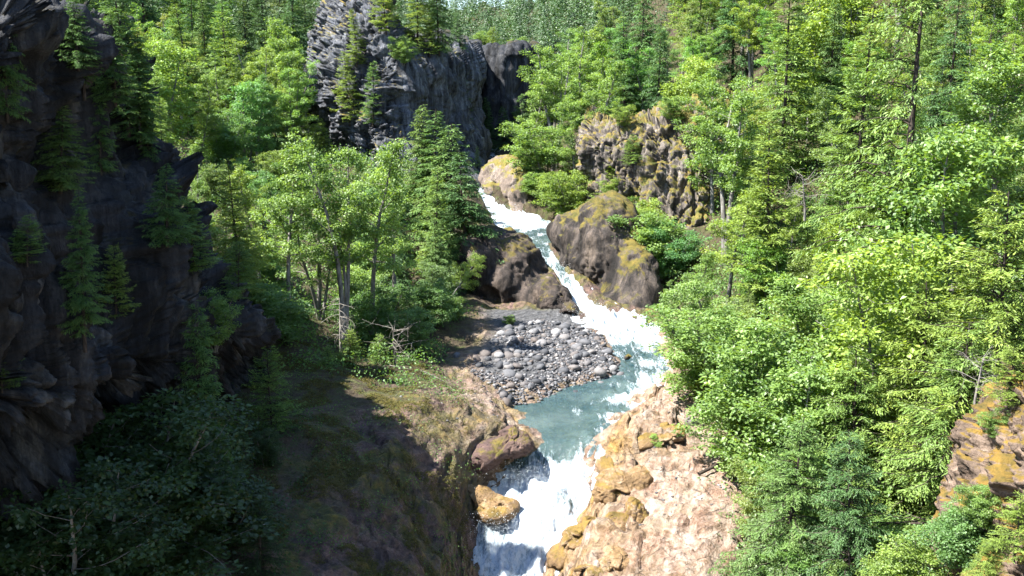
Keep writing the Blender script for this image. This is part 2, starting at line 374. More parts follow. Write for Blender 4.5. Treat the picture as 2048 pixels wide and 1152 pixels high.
def terrain_mat():
    m, nt = M_new('ground_rock_and_moss'); g = NT(nt)
    geo = g.n('ShaderNodeNewGeometry'); pos = geo.outputs['Position']
    bankA, sideA, gravA, wetA = g.attr('bank'), g.attr('side'), g.attr('gravel'), g.attr('wet')
    sv = g.stretch(pos, (1, .8, 2.2))
    n1 = g.noise(sv, .5, 9, .68, 1.2); n2 = g.noise(sv, 2.2, 7, .7, .5); n3 = g.noise(pos, 8, 5, .7)
    mx = g.math('ADD', g.math('MULTIPLY', n1, .55), g.math('MULTIPLY', n2, .45))
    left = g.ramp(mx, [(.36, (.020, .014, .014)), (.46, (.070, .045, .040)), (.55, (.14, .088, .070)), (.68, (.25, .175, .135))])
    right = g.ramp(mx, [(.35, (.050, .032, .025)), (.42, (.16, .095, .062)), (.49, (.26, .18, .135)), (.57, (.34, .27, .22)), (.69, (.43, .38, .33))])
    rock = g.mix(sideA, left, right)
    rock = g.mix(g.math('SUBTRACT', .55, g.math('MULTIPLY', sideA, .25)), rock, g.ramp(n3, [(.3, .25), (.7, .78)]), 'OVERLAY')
    # yellow-brown algae and moss
    sep = g.n('ShaderNodeSeparateXYZ'); g.l(geo.outputs['Normal'], sep.inputs[0])
    mo = g.ramp(g.noise(pos, .33, 8, .75, .5), [(.45, 0.0), (.57, 1.0)])
    mo = g.math('MULTIPLY', mo, g.math('SUBTRACT', 1.0, g.math('MULTIPLY', sideA, .72)))
    mcol = g.ramp(g.noise(pos, 1.8, 6, .7), [(.35, (.040, .046, .014)), (.52, (.085, .08, .020)), (.68, (.21, .145, .03))])
    rock = g.mix(mo, rock, mcol)
    wn = g.math('MULTIPLY', wetA, g.ramp(g.noise(pos, .8, 6, .7), [(.3, .35), (.6, 1.0)]))
    rock = g.mix(wn, rock, g.ramp(n2, [(.35, (.12, .062, .012)), (.65, (.33, .20, .055))]))
    # forest floor
    ff = g.ramp(g.noise(pos, 1.1, 8, .75), [(.32, (.022, .016, .011)), (.48, (.055, .040, .022)), (.6, (.05, .06, .014)), (.72, (.12, .10, .05))])
    col = g.mix(bankA, ff, rock)
    gcol = g.ramp(g.noise(pos, 5, 5, .8), [(.3, (.03, .03, .034)), (.5, (.07, .07, .072)), (.7, (.14, .138, .138))])
    col = g.mix(gravA, col, gcol)
    b = g.n('ShaderNodeBsdfPrincipled'); g.l(col, b.inputs['Base Color'])
    rgh = g.math('SUBTRACT', .88, g.math('MULTIPLY', wetA, .55)); g.l(rgh, b.inputs['Roughness'])
    b.inputs['Specular IOR Level'].default_value = .3
    vor = g.n('ShaderNodeTexVoronoi', feature='DISTANCE_TO_EDGE'); vor.inputs['Scale'].default_value = .9
    wv = g.n('ShaderNodeVectorMath', operation='ADD'); nz = g.n('ShaderNodeTexNoise'); nz.inputs['Scale'].default_value = .8; nz.inputs['Detail'].default_value = 5
    g.l(sv, nz.inputs['Vector']); g.l(sv, wv.inputs[0]); g.l(nz.outputs['Color'], wv.inputs[1]); g.l(wv.outputs[0], vor.inputs['Vector'])
    ck = g.ramp(vor.outputs['Distance'], [(0, 0.0), (.06, 1.0)])
    n4 = g.noise(pos, 22, 4, .75)
    vor2 = g.n('ShaderNodeTexVoronoi', feature='DISTANCE_TO_EDGE'); vor2.inputs['Scale'].default_value = 2.6; g.l(wv.outputs[0], vor2.inputs['Vector'])
    ck2 = g.ramp(vor2.outputs['Distance'], [(0, 0.0), (.035, 1.0)])
    ckk = g.math('MULTIPLY', ck, g.math('ADD', g.math('MULTIPLY', ck2, .6), .4))
    gate = g.ramp(g.noise(pos, .6, 4, .6), [(.50, 0.0), (.60, 1.0)])
    crk = g.math('MULTIPLY', g.math('MULTIPLY', g.math('SUBTRACT', 1.0, ck), gate), g.math('MULTIPLY', bankA, .8))
    wv2 = g.n('ShaderNodeTexWave', wave_type='BANDS', bands_direction='X'); mp = g.n('ShaderNodeMapping'); mp.inputs['Rotation'].default_value = (.3, .5, .65)
    g.l(pos, mp.inputs['Vector']); g.l(mp.outputs[0], wv2.inputs['Vector'])
    for k_, v_ in (('Scale', .55), ('Distortion', 9.0), ('Detail', 6.0), ('Detail Scale', 1.3), ('Detail Roughness', .68)): wv2.inputs[k_].default_value = v_
    bed = wv2.outputs['Fac']
    col = g.mix(g.math('MULTIPLY', bankA, .32), col, g.ramp(bed, [(.0, .12), (.25, .45), (.75, .60)]), 'OVERLAY')
    col2 = g.mix(crk, g.mix(.45, col, g.ramp(n4, [(.3, .22), (.7, .8)]), 'OVERLAY'), (.03, .022, .017))
    g.l(col2, b.inputs['Base Color'])
    h = g.math('ADD', g.math('ADD', n2, g.math('MULTIPLY', bed, .7)), g.math('ADD', g.math('MULTIPLY', n3, .5), g.math('MULTIPLY', n4, .25)))
    g.l(g.bump(h, .9, .24), b.inputs['Normal'])
    out = g.n('ShaderNodeOutputMaterial'); g.l(b.outputs[0], out.inputs[0])
    return m
wet = np.exp(-((UU - 7.35) / np.interp(TY, [30, 44, 54], [.8, .75, .45])) ** 2) * (UU > 6.9) + np.exp(-((UU - 5.0) / .12) ** 2) * .8
wet = np.clip(wet, 0, 1) * (bank > .3) * (1 - gravel) * (1 - sstep(56, 63, TY)) * np.clip(.75 + .9 * fbm(P0 * .5, 3), 0, 1)
nv_, nu_ = TX.shape
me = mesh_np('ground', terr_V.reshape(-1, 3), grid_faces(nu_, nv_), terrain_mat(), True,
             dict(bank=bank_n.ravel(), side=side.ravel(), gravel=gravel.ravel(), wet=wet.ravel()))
tag(link('ground', me), 'rocky river banks and forested gorge slopes', None, None, 'structure')

# ------------------------------------------------------------------ water
def water():
    wy = np.concatenate([np.arange(24, 64, .09), np.arange(64, 112, .13), np.arange(112, 190, .6)])
    nu = 90
    zl = np.interp(wy, ROWY, .5 * (ctl_w[:, 5, 1] + ctl_w[:, 7, 1]))
    xl = np.interp(wy, ROWY, ctl_w[:, 5, 0]); xr = np.interp(wy, ROWY, ctl_w[:, 7, 0])
    ext = np.interp(wy, [24, 52, 56, 62, 75, 80, 84, 92, 96, 104, 108, 120], [1.6, 1.6, 1.6, 1.4, 1.2, .9, .5, .5, 1.2, 1.2, .5, 1])
    s = np.linspace(0, 1, nu)
    X = (xl - ext)[:, None] * (1 - s) + (xr + ext)[:, None] * s
    Y = np.repeat(wy[:, None], nu, 1); Z = np.repeat(zl[:, None], nu, 1)
    st = np.repeat(s[None], len(wy), 0)
    slope = np.abs(np.gradient(zl, wy))
    sl = np.clip(slope / .5, 0, 1.5)
    fy = np.interp(wy, [24, 50.5, 52.2, 53.6, 54.6, 58, 61, 64, 68, 74, 77.5, 79, 82, 87, 92, 96, 101, 103.5, 106, 109.5, 112, 118, 140],
                   [.95, 1.0, .9, .55, .05, .08, .2, .35, .42, .62, 1.0, 1.15, .95, .55, .45, .15, .3, .8, 1.0, .8, .5, .55, .5])
    side_w = np.interp(wy, [24, 52, 55, 62, 68, 74, 79], [0, .4, 1.25, 1.2, .5, .2, 0])
    foam = fy[:, None] + side_w[:, None] * (st - .55) * 1.6
    # the drop at the end of the pool: white on the right half, glassy in the middle
    foam = foam - .5 * np.exp(-((Y - 53.0) / .8) ** 2) * np.exp(-((st - .5) / .2) ** 2)
    # turbulence
    P = np.stack([X * .9, Y * .45, Z * .7], -1)
    t1 = ridged(P, 5, .58); t2 = fbm(P * 2.3 + 31, 4)
    amp = np.clip(foam, .03, 1.2)
    amp = amp * np.interp(Y, [70, 78, 83, 112], [1, 1, .55, .5])
    Z = Z + amp * (.26 * t1 + .26 * t2) - .12
    bulge = np.exp(-((Y - 48.5) / 2.2) ** 2) * np.exp(-((st - .5) / .3) ** 2) * .5
    Z = Z + bulge + .35 * np.exp(-((Y - 78.6) / 1.1) ** 2) * np.exp(-((st - .35) / .25) ** 2)
    foam = foam + .45 * fbm(np.stack([X * .8, Y * .35, Z * 0], -1), 4)
    V = np.stack([X, Y, Z], -1)
    m, nt = M_new('river_water'); g = NT(nt)
    geo = g.n('ShaderNodeNewGeometry'); pos = geo.outputs['Position']
    sv = g.stretch(pos, (1.35, .26, .6))
    fa = g.attr('foam')
    nf = g.noise(sv, 1.5, 9, .74, 1.4); nfine = g.noise(g.stretch(pos, (1.2, .6, .9)), 6, 7, .78, .6)
    f = g.math('ADD', fa, g.math('ADD', g.math('MULTIPLY', g.math('SUBTRACT', nf, .5), 1.9), g.math('MULTIPLY', g.math('SUBTRACT', nfine, .5), .9)))
    stv = g.noise(g.stretch(pos, (2.6, .32, 1)), 1.1, 7, .7, 1.8)
    f = g.math('ADD', f, g.math('MULTIPLY', g.ramp(stv, [(.52, 0.0), (.72, 1.0)]), .42))
    f = g.ramp(f, [(.36, 0.0), (.60, .45), (1.0, 1.0)])
    w = g.n('ShaderNodeBsdfPrincipled'); w.inputs['Roughness'].default_value = .09; w.inputs['IOR'].default_value = 1.33
    g.l(g.ramp(g.noise(pos, .35, 5, .6), [(.32, (.022, .058, .070)), (.68, (.115, .165, .165))]), w.inputs['Base Color'])
    tr = g.n('ShaderNodeBsdfTransparent'); tr.inputs['Color'].default_value = (.55, .74, .72, 1)
    wm = g.n('ShaderNodeMixShader'); wm.inputs[0].default_value = .5; g.l(w.outputs[0], wm.inputs[1]); g.l(tr.outputs[0], wm.inputs[2])
    fo = g.n('ShaderNodeBsdfPrincipled'); fo.inputs['Roughness'].default_value = .6
    g.l(g.ramp(nfine, [(.30, (.36, .54, .70)), (.55, (.82, .86, .89))]), fo.inputs['Base Color'])
    wav = g.math('ADD', g.noise(sv, 2.6, 5, .6, .6), g.math('MULTIPLY', nfine, .5))
    bw = g.bump(wav, .55, .16); g.l(bw, w.inputs['Normal'])
    bf = g.bump(g.math('ADD', nf, nfine), 1.0, .4); g.l(bf, fo.inputs['Normal'])
    mx = g.n('ShaderNodeMixShader'); g.l(f, mx.inputs[0]); g.l(wm.outputs[0], mx.inputs[1]); g.l(fo.outputs[0], mx.inputs[2])
    out = g.n('ShaderNodeOutputMaterial'); g.l(mx.outputs[0], out.inputs[0])
    me = mesh_np('river', V.reshape(-1, 3), grid_faces(nu, len(wy)), m, True, dict(foam=foam.ravel()))
    tag(link('river', me), 'white and turquoise river running through the gorge', None, None, 'structure')
water()

def on_ground(px, py):
    """distance at which the sight line through a photo pixel meets the ground"""
    for Y in np.arange(34, 70, .1):
        x, _, z = at(px, py, Y)
        if z < gz(x, Y): return float(Y)
    return 70.0
# ------------------------------------------------------------------ rock walls and outcrops
def put_origin(V):
    o = np.array([V[..., 0].mean(), V[..., 1].mean(), V[..., 2].min()]); return o

def wall(name, rows, nu, nv, disp, mat, label, cat, kind=None, group=None):
    P = loft(rows, nu, nv); N = normals_grid(P)
    vc = P[nv // 2, nu // 2]
    if np.dot(N[nv // 2, nu // 2], -vc) < 0: N = -N
    P = P + N * disp(P)[..., None]
    o = put_origin(P)
    me = mesh_np(name, (P - o).reshape(-1, 3), grid_faces(nu, nv), mat, True)
    ob = link(name, me, None, o); tag(ob, label, cat, group, kind); return ob, P

def on_rock(P, px, py):
    """front-most point of a rock face near photo pixel px,py"""
    Q = P.reshape(-1, 3); d = Q[:, 1] * CP - Q[:, 2] * SP; u = Q[:, 1] * SP + Q[:, 2] * CP
    e = np.hypot(1024 + F * Q[:, 0] / d - px, 576 - F * u / d - py)
    i = np.argmin(e + np.where(e < 14, (Q[:, 1] - Q[:, 1].min()) * 3 - 1e4, 0)); return Q[i]

# left cliff, near, dark basalt (in the shade of its own trees)
def d_cliff(P):
    d = slabs(P, (.42, .42, .10), 1.7, 1.2, .6, .06, .5) + slabs(P + 7, (1.0, 1.0, .3), .5, .4, .3, .07, .5)
    return d + fbm(P * .22, 4) * 1.3 + ridged(P * np.array([1.2, 1.2, .35]), 4) * .20 + ridged(P * np.array([3.2, 3.2, .6]), 3) * .10 + .10 * fbm(P * 3, 3) - 2.15
rows = [
 [(-900,-120,30),(-420,-140,34),(-250,-110,40),(-120,-80,46),(0,-40,52),(40,-20,62),(-50,-10,75)],
 [(-600,-20,20),(0,-60,25),(110,-20,31),(170,20,38),(225,75,46),(240,110,60),(100,110,75)],
 [(-600,400,18),(0,380,22.5),(170,350,28),(250,300,36),(280,270,45),(330,300,58),(200,330,75)],
 [(-600,650,17.5),(0,640,22),(190,600,28),(340,540,36),(430,480,45),(425,490,56),(300,470,70)],
 [(-600,900,17),(0,860,21.5),(200,790,27),(400,715,35.5),(528,640,44),(510,620,55),(400,560,66)],
 [(-600,1050,18.5),(0,940,24),(180,870,31),(380,790,39.5),(530,705,48),(520,670,58),(420,620,66)],
 [(-600,1250,25),(0,1050,30),(150,980,37),(350,880,45),(500,790,54),(530,720,60),(430,670,68)]]
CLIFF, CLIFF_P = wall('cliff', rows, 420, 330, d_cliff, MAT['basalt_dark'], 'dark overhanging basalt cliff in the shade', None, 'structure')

# basalt tower in the middle distance, columns in front
def d_tower(P):
    lean = P[..., 0] + .22 * (P[..., 2] + 4)
    s = (lean * .95 + .55 * P[..., 1]) * 1.0 + .25 * fbm(P * np.array([.5, .5, .2]), 3)
    c = np.floor(s); fr = s - c
    px = 1024 + F * P[..., 0] / (P[..., 1] * CP - P[..., 2] * SP)
    right = sstep(775, 800, px)
    col = .42 * np.sqrt(np.clip(1 - (2 * fr - 1) ** 2, 0, 1)) + .8 * hash01(c, np.floor(P[..., 2] * .16 + hash01(c, c) * 4))
    # left: rosette of broken column ends
    blk = slabs(P, (.62, .5, .75), 1.2, .9, .7, .09, .35) + slabs(P + 5, (1.5, 1.2, 1.6), .35, .3, .25, .09, .3) - .5
    return col * right + blk * (1 - right) + fbm(P * .14, 3) * 1.6 + .15 * fbm(P * 1.5, 3)
rows = [
 [(700,-20,165),(690,-20,150),(705,-40,131),(748,-40,124),(800,62,124),(880,92,131),(932,96,143),(925,95,165)],
 [(660,20,165),(655,20,150),(680,25,127),(752,32,119),(798,92,119),(875,118,126),(938,116,139),(932,110,165)],
 [(630,100,160),(632,110,145),(655,95,124),(745,110,116),(790,135,114),(880,158,124),(940,150,137),(940,120,165)],
 [(610,190,155),(615,190,140),(635,180,121),(740,190,114),(785,210,112.5),(880,225,124),(935,230,135),(945,200,160)],
 [(640,290,150),(640,290,136),(668,262,119),(750,290,112),(795,300,110),(880,310,118),(938,318,123),(952,318,150)],
 [(690,440,140),(700,440,124),(720,430,112),(770,430,107),(820,430,106),(900,440,106),(960,450,107),(972,440,130)],
 [(700,600,140),(720,600,120),(740,600,105),(780,590,101),(830,580,100),(905,560,100),(968,520,103),(980,500,130)]]
TOWER, TOWER_P = wall('rock_tower', rows, 330, 300, d_tower, MAT['basalt_grey'], 'tall grey basalt tower of broken columns above the upper falls', 'rock tower')

# dark back wall closing the narrow gap right of the tower
def d_back(P):
    s = P[..., 0] * 1.1 + .3 * fbm(P * .4, 3); c = np.floor(s); fr = s - c
    return .3 * np.sqrt(np.clip(1 - (2 * fr - 1) ** 2, 0, 1)) + .7 * hash01(c, np.floor(P[..., 2] * .2)) + fbm(P * .15, 3)
rows = [
 [(860,60,190),(905,75,175),(940,82,164),(985,96,158),(1030,95,158),(1060,100,165),(1100,110,180)],
 [(860,70,185),(905,88,170),(940,95,160),(985,104,155),(1030,102,155),(1062,108,162),(1100,120,178)],
 [(860,180,185),(905,180,168),(940,180,158),(985,180,153),(1030,180,153),(1065,180,160),(1100,190,176)],
 [(860,330,185),(905,320,165),(940,310,155),(985,290,150),(1030,290,150),(1070,300,158),(1110,310,172)]]
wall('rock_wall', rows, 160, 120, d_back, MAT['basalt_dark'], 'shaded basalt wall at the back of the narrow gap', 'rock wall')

# lichen covered outcrop on the right slope
def d_out(P):
    s = P[..., 0] * .9 - .45 * P[..., 1] + .45 * fbm(P * np.array([.4, .4, .15]), 3); c = np.floor(s); fr = s - c
    d = .35 * np.sqrt(np.clip(1 - (2 * fr - 1) ** 2, 0, 1)) + .9 * hash01(c, np.floor(P[..., 2] * .14 + 3 * hash01(c, c)))
    return .5 * d + slabs(P, (.55, .55, .16), 1.0, .5, .5, .06, .35) + slabs(P + 9, (1.3, 1.3, .5), .3, .25, .2, .08, .3) + .15 * fbm(P * 1.3, 5) - .9
rows = [
 [(1180,215,120),(1215,232,112),(1270,228,108),(1330,215,106),(1420,190,108),(1500,190,112)],
 [(1168,235,112),(1205,246,103),(1270,250,100),(1340,240,98),(1420,225,98),(1500,215,104)],
 [(1165,300,110),(1178,290,101),(1255,290,98),(1340,290,95.5),(1420,290,95),(1500,270,101)],
 [(1172,380,110),(1190,350,101),(1262,360,97),(1340,370,94),(1420,380,93),(1500,350,99)],
 [(1160,470,110),(1200,430,100),(1270,430,95.5),(1350,455,92),(1430,470,91),(1500,450,97)],
 [(1160,530,110),(1200,520,99),(1270,520,94.5),(1350,520,91),(1430,530,90),(1500,530,96)]]
_, OUT_P = wall('rock_outcrop', rows, 240, 200, d_out, MAT['outcrop'], 'upright outcrop with orange lichen and fissures on the right slope', 'rock outcrop')

# mossy rock wall at the near right edge
def d_right(P):
    return slabs(P, (.5, .4, .5), .45, .2, .25, .06, .8) + ridged(P * np.array([.9, .6, .8]), 5) * .28 + fbm(P * .35, 4) * .7 + .2 * fbm(P * 2.2, 4) - .4
rows = [
 [(1960,760,40),(2000,770,33),(2070,750,29),(2200,640,26),(2500,560,24)],
 [(1930,800,39),(1985,820,31.5),(2060,790,27.5),(2200,720,25),(2500,640,23)],
 [(1905,900,38),(1955,905,30.5),(2050,880,26.5),(2200,860,24),(2500,800,22)],
 [(1890,1010,37),(1930,1010,29.5),(2040,1010,25.8),(2200,1000,23),(2500,980,21)],
 [(1880,1130,36),(1915,1150,28.8),(2025,1150,25.2),(2200,1150,22.5),(2500,1150,20)],
 [(1870,1330,35),(1905,1370,28),(2010,1400,24.5),(2200,1400,22),(2500,1400,19)]]
MAT['moss_near'] = rock_mat('moss_rock_near', [(.03, .022, .016), (.12, .085, .062), (.26, .19, .145)], ((.055, .048, .012), (.20, .118, .022)), .66, .5, bump=.9, crack=.3)
_, RIGHT_P = wall('mossy_rock', rows, 200, 200, d_right, MAT['moss_near'], 'orange mossed rock face in the lower right corner', 'rock')

# rounded domes and ledges: smooth union of ellipsoids sampled from a centre
def blob(name, c, ells, mat, label, cat='rock dome', k=.35, disp=None, sub=6, cuts=()):
    c = np.array(at(*c)); V, Fq = ICO[sub]
    E = [(np.array(at(*e[0])), np.array(e[1]), e[2] if len(e) > 2 else 0) for e in ells]
    def sdf(P):
        out = None
        for ce, r, rz in E:
            q = P - ce; ca, sa = math.cos(rz), math.sin(rz)
            q = np.stack([q[:, 0] * ca + q[:, 2] * sa, q[:, 1], -q[:, 0] * sa + q[:, 2] * ca], -1)   # roll in the x-z plane
            d = (np.linalg.norm(q / r, axis=1) - 1) * r.min()
            if out is None: out = d
            else:
                h = np.clip(.5 + .5 * (out - d) / k, 0, 1); out = out * (1 - h) + d * h - k * h * (1 - h)
        for ce, r in cuts:
            out = np.maximum(out, -(np.linalg.norm((P - np.array(at(*ce))) / np.array(r), axis=1) - 1) * min(r))
        return out
    lo = np.zeros(len(V)); hi = np.full(len(V), 30.0)
    ts = np.linspace(0, 20, 120); last = np.zeros(len(V))
    for t in ts:
        ins = sdf(c + V * t) < 0; last = np.where(ins, t, last)
    lo, hi = last, last + ts[1] - ts[0]
    for _ in range(12):
        mid = .5 * (lo + hi); ins = sdf(c + V * mid[:, None]) < 0
        lo = np.where(ins, mid, lo); hi = np.where(ins, hi, mid)
    P = c + V * lo[:, None]
    d = disp(P) if disp is not None else fbm(P * .35, 4) * .4 + slabs(P, (.42, .33, .3), .28, .3, .10, .05, .6) + slabs(P + 3, (1.3, 1.1, 1.0), .05, .09, .05, .07, .4) + ridged(P * np.array([.9, .9, .8]), 4) * .05 - .15
    P = P + V * d[:, None]
    o = np.array([c[0], c[1], P[:, 2].min()])
    ob = link(name, mesh_np(name, P - o, Fq, mat, True), None, o); tag(ob, label, cat); return ob

blob('rock_dome', (1212, 530, 89), [((1200, 498, 91), (3.5, 5.5, 5.0), -.42), ((1145, 468, 92), (2.2, 4, 1.9), -.6), ((1245, 560, 88), (2.4, 4.6, 4.6), -.25), ((1280, 585, 84.5), (1.6, 3.2, 3.6), -.12), ((1240, 590, 85.5), (1.1, 3, 3.0), -.25), ((1270, 622, 83), (2.0, 2.6, 1.9), -.1), ((1222, 612, 84.5), (1.3, 2.4, 1.6), -.3)],
     MAT['dome'], 'large rounded dome on the right side of the chute with golden moss on top', k=.6)
blob('rock_dome', (1010, 560, 88), [((1010, 560, 89), (2.9, 6, 4.2), -.4), ((970, 495, 90), (2.3, 6, 1.8), 0), ((1058, 590, 87), (1.9, 4.6, 2.3), -.6), ((950, 515, 87.5), (1.3, 4.6, 2.0), 0)],
     MAT['dome_dark'], 'dark rounded dome above the small cave, left of the chute', k=.5, cuts=[((968, 612, 82), (1.5, 3.2, 1.75))])
blob('rock_dome', (1128, 610, 82), [((1112, 608, 82.5), (1.2, 2.2, 1.4), -.75), ((1136, 624, 81), (.95, 1.5, .9), -.5), ((1090, 580, 84), (1.0, 2, 1.3), -.6)],
     MAT['dome_dark'], 'small brown boulder dome at the foot of the lower chute', k=.3, sub=6)
blob('rock_dome', (1015, 375, 112), [((1005, 350, 115), (2.6, 4.5, 2.1), .15), ((1036, 385, 111.5), (2.3, 4.5, 3.1), -.1), ((985, 385, 111.5), (1.2, 3, 1.5), .3), ((1030, 425, 109), (2.2, 3, 1.5), 0)],
     MAT['lichen'], 'tan dome with mossy crown beside the top of the upper falls', k=.5)
blob('river_boulder', (1022, 463, 100.5), [((1022, 463, 100.5), (.75, .8, .38))], MAT['dome'], 'dark wet boulder in the pool between the two falls', 'boulder', sub=3)
blob('river_boulder', (1255, 713, 69), [((1255, 713, 69), (.42, .45, .36))], MAT['dome'], 'dark pointed boulder standing in the white riffle', 'boulder', sub=3)
blob('rock_ledge', (1000, 1015, 49), [((995, 1018, 48.8), (.85, 1.0, .36), .1), ((960, 990, 49.6), (.7, .8, .5))], MAT['ochre'], 'wet golden ledge jutting into the foam below the pool', 'rock ledge', sub=6)
def ledge(pts, label, k):
    E = []
    for px, py, r, rz in pts: E.append(((px, py, on_ground(px, py) + .25 * r[1]), r, rz))
    blob('rock_ledge', E[0][0], E, MAT['ochre'], label, 'rock ledge', k=k)
ledge([(1235, 980, (1.2, 1.1, .62), .15), (1290, 955, (.95, 1.0, .5), .05), (1215, 930, (.7, 1.0, .5), .1)], 'ochre ledge beside the head of the lower foam', .4)
ledge([(1268, 1035, (.62, .8, .95), .1), (1240, 1055, (.6, .8, .7), .1)], 'upright ochre block with a dark joint on the right bank', .12)
ledge([(1165, 1075, (1.1, 1.3, .6), .3), (1120, 1115, (.8, 1.1, .5), .25)], 'smooth golden ledge sloping into the lower foam', .4)
ledge([(1230, 1125, (1.0, 1.0, .65), .1), (1180, 1145, (.7, .8, .5), .15)], 'golden ledge at the bottom edge below the upright block', .3)
ledge([(1330, 870, (1.3, 1.0, .35), .1), (1280, 890, (.9, .9, .35), .15)], 'low rounded ledge beside the leafy plant on the cream bank', .4)
blob('rock_ledge', (1020, 880, 52.3), [((1025, 885, 52.5), (1.0, 1.3, .6), .1), ((975, 912, 51.6), (.9, 1.1, .75), .2)], MAT['red_rock'], 'reddish brown ledge at the left corner of the pool lip', 'rock ledge', k=.5)
# ------------------------------------------------------------------ plants
class Wood:
    def __init__(s): s.V = []; s.F = []; s.n = 0
    def tube(s, pts, r0, r1, k=6):
        pts = np.asarray(pts, float); m = len(pts)
        tg = np.gradient(pts, axis=0); tg /= np.linalg.norm(tg, axis=1)[:, None] + 1e-9
        ref = np.array([0.31, .95, .05]); a = np.cross(tg, ref); a /= np.linalg.norm(a, axis=1)[:, None] + 1e-9
        b = np.cross(tg, a); rr = np.linspace(r0, r1, m)
        th = np.arange(k) * 2 * math.pi / k
        V = pts[:, None] + rr[:, None, None] * (a[:, None] * np.cos(th)[None, :, None] + b[:, None] * np.sin(th)[None, :, None])
        i = np.arange(m - 1)[:, None] * k; j = np.arange(k)[None]; j2 = (j + 1) % k
        Fq = np.stack([i + j, i + j2, i + k + j2, i + k + j], -1).reshape(-1, 4) + s.n
        s.V.append(V.reshape(-1, 3)); s.F.append(Fq); s.n += m * k
    def mesh(s, name, mat): return mesh_np(name, np.concatenate(s.V), np.concatenate(s.F), mat, True)

class Leaves:
    """kites: base, side, tip, side"""
    def __init__(s): s.P = []; s.D = []; s.N = []; s.L = []; s.Wd = []; s.T = []
    def add(s, p, d, n, l, w, t):
        p = np.asarray(p, float); k = len(p)
        s.P.append(p); s.D.append(d); s.N.append(n)
        s.L.append(np.broadcast_to(l, k)); s.Wd.append(np.broadcast_to(w, k)); s.T.append(np.broadcast_to(t, k))
    def arrays(s):
        P = np.concatenate(s.P); D = np.concatenate(s.D); N = np.concatenate(s.N)
        L = np.concatenate(s.L)[:, None]; Wd = np.concatenate(s.Wd)[:, None]; T = np.concatenate(s.T)
        D = D / (np.linalg.norm(D, axis=1)[:, None] + 1e-9)
        S = np.cross(D, N); S /= np.linalg.norm(S, axis=1)[:, None] + 1e-9
        U = np.cross(S, D)
        V = np.stack([P, P + D * L * .45 + S * Wd * .5 + U * Wd * .12, P + D * L, P + D * L * .45 - S * Wd * .5 + U * Wd * .12], 1)
        return V.reshape(-1, 3), np.arange(len(P) * 4).reshape(-1, 4), np.repeat(np.clip(T, 0, 1), 4)
    def mesh(s, name, mat):
        V, Fq, T = s.arrays(); return mesh_np(name, V, Fq, mat, False, dict(tint=T))

def unit(r, n):
    v = r.normal(size=(n, 3)); return v / np.linalg.norm(v, axis=1)[:, None]

def leaf_cloud(r, lv, c, rad, n, size, base_t, flat=.6):
    """a spray of leaves round the point c"""
    u = unit(r, n) * (r.rand(n)[:, None] ** .5) * rad * np.array([1, 1, flat])
    d = u * .8 + unit(r, n) * rad * .5; d[:, 2] -= rad * .25
    nn = unit(r, n) * .55 + np.array([0, 0, 1.])
    sz = size * r.uniform(.65, 1.35, n)
    lv.add(c + u, d, nn, sz, sz * .72, base_t + r.normal(size=n) * .16)

def bend(r, p0, d, L, n=5, wob=.12, up=0.0):
    pts = [np.array(p0, float)]; d = np.array(d, float); d /= np.linalg.norm(d)
    for i in range(n):
        d = d + r.normal(size=3) * wob + np.array([0, 0, up]); d /= np.linalg.norm(d)
        pts.append(pts[-1] + d * L / n)
    return np.array(pts)

def make_broadleaf(seed, H, cr, stems=1, low=.3, leaf=.13, per=34, nb=30, mat='alder', bark='bark_grey', r0=.016, spread=.12, shape=1.0, cluster=.5):
    r = np.random.RandomState(seed); wd = Wood(); lv = Leaves()
    for s_ in range(stems):
        a = r.rand() * 6.28; lean = spread * (r.uniform(.4, 1.3) if stems > 1 else r.uniform(.1, .6))
        h = H * (1 if s_ == 0 else r.uniform(.7, .98))
        tr = bend(r, (.12 * math.cos(a) * (stems > 1), .12 * math.sin(a) * (stems > 1), -.35), (lean * math.cos(a), lean * math.sin(a), 1), h + .35, 9, .055, .03)
        wd.tube(tr, h * r0, h * .002, 7)
        tt = np.linspace(0, 1, len(tr))
        n_b = int(nb / (stems ** .6))
        for b in range(n_b):
            t = low + (1 - low) * (b + r.rand()) / n_b * .99
            p = np.array([np.interp(t, tt, tr[:, i]) for i in range(3)])
            az = b * 2.4 + r.rand() * 1.2
            f = (t - low) / (1 - low)
            prof = (math.sin(math.pi * min(1, (f * .85 + .15)) ** .8) ** .7 * .85 + .15 * (1 - f)) * shape
            L = cr * max(.18, prof) * r.uniform(.6, 1.15)
            el = r.uniform(.1, .5) + .5 * f
            d = np.array([math.cos(az) * math.cos(el), math.sin(az) * math.cos(el), math.sin(el)])
            br = bend(r, p, d, L, 5, .13, .03)
            wd.tube(br, max(.008, h * .0045 * (1 - f * .7)), .004, 4)
            ct = r.uniform(.15, .75)
            nk = max(2, int(L / .42))
            for k in range(nk):
                q = (k + 1 + r.rand() * .5) / (nk + .5); q = min(q, 1)
                if q < .25: continue
                bp = np.array([np.interp(q, np.linspace(0, 1, 6), br[:, i]) for i in range(3)])
                off = unit(r, 1)[0] * np.array([1, 1, .45]) * cluster * r.uniform(.1, .9) * (1.15 - q * .3)
                tw = np.array([bp, bp + off])
                if r.rand() < .6: wd.tube(tw, .006, .003, 3)
                leaf_cloud(r, lv, bp + off, cluster * r.uniform(.55, 1.0), int(per * r.uniform(.6, 1.3)), leaf, ct + r.normal() * .12, .55)
    return wd.mesh('trunk', MAT[bark]), lv.mesh('crown', MAT[mat]), H

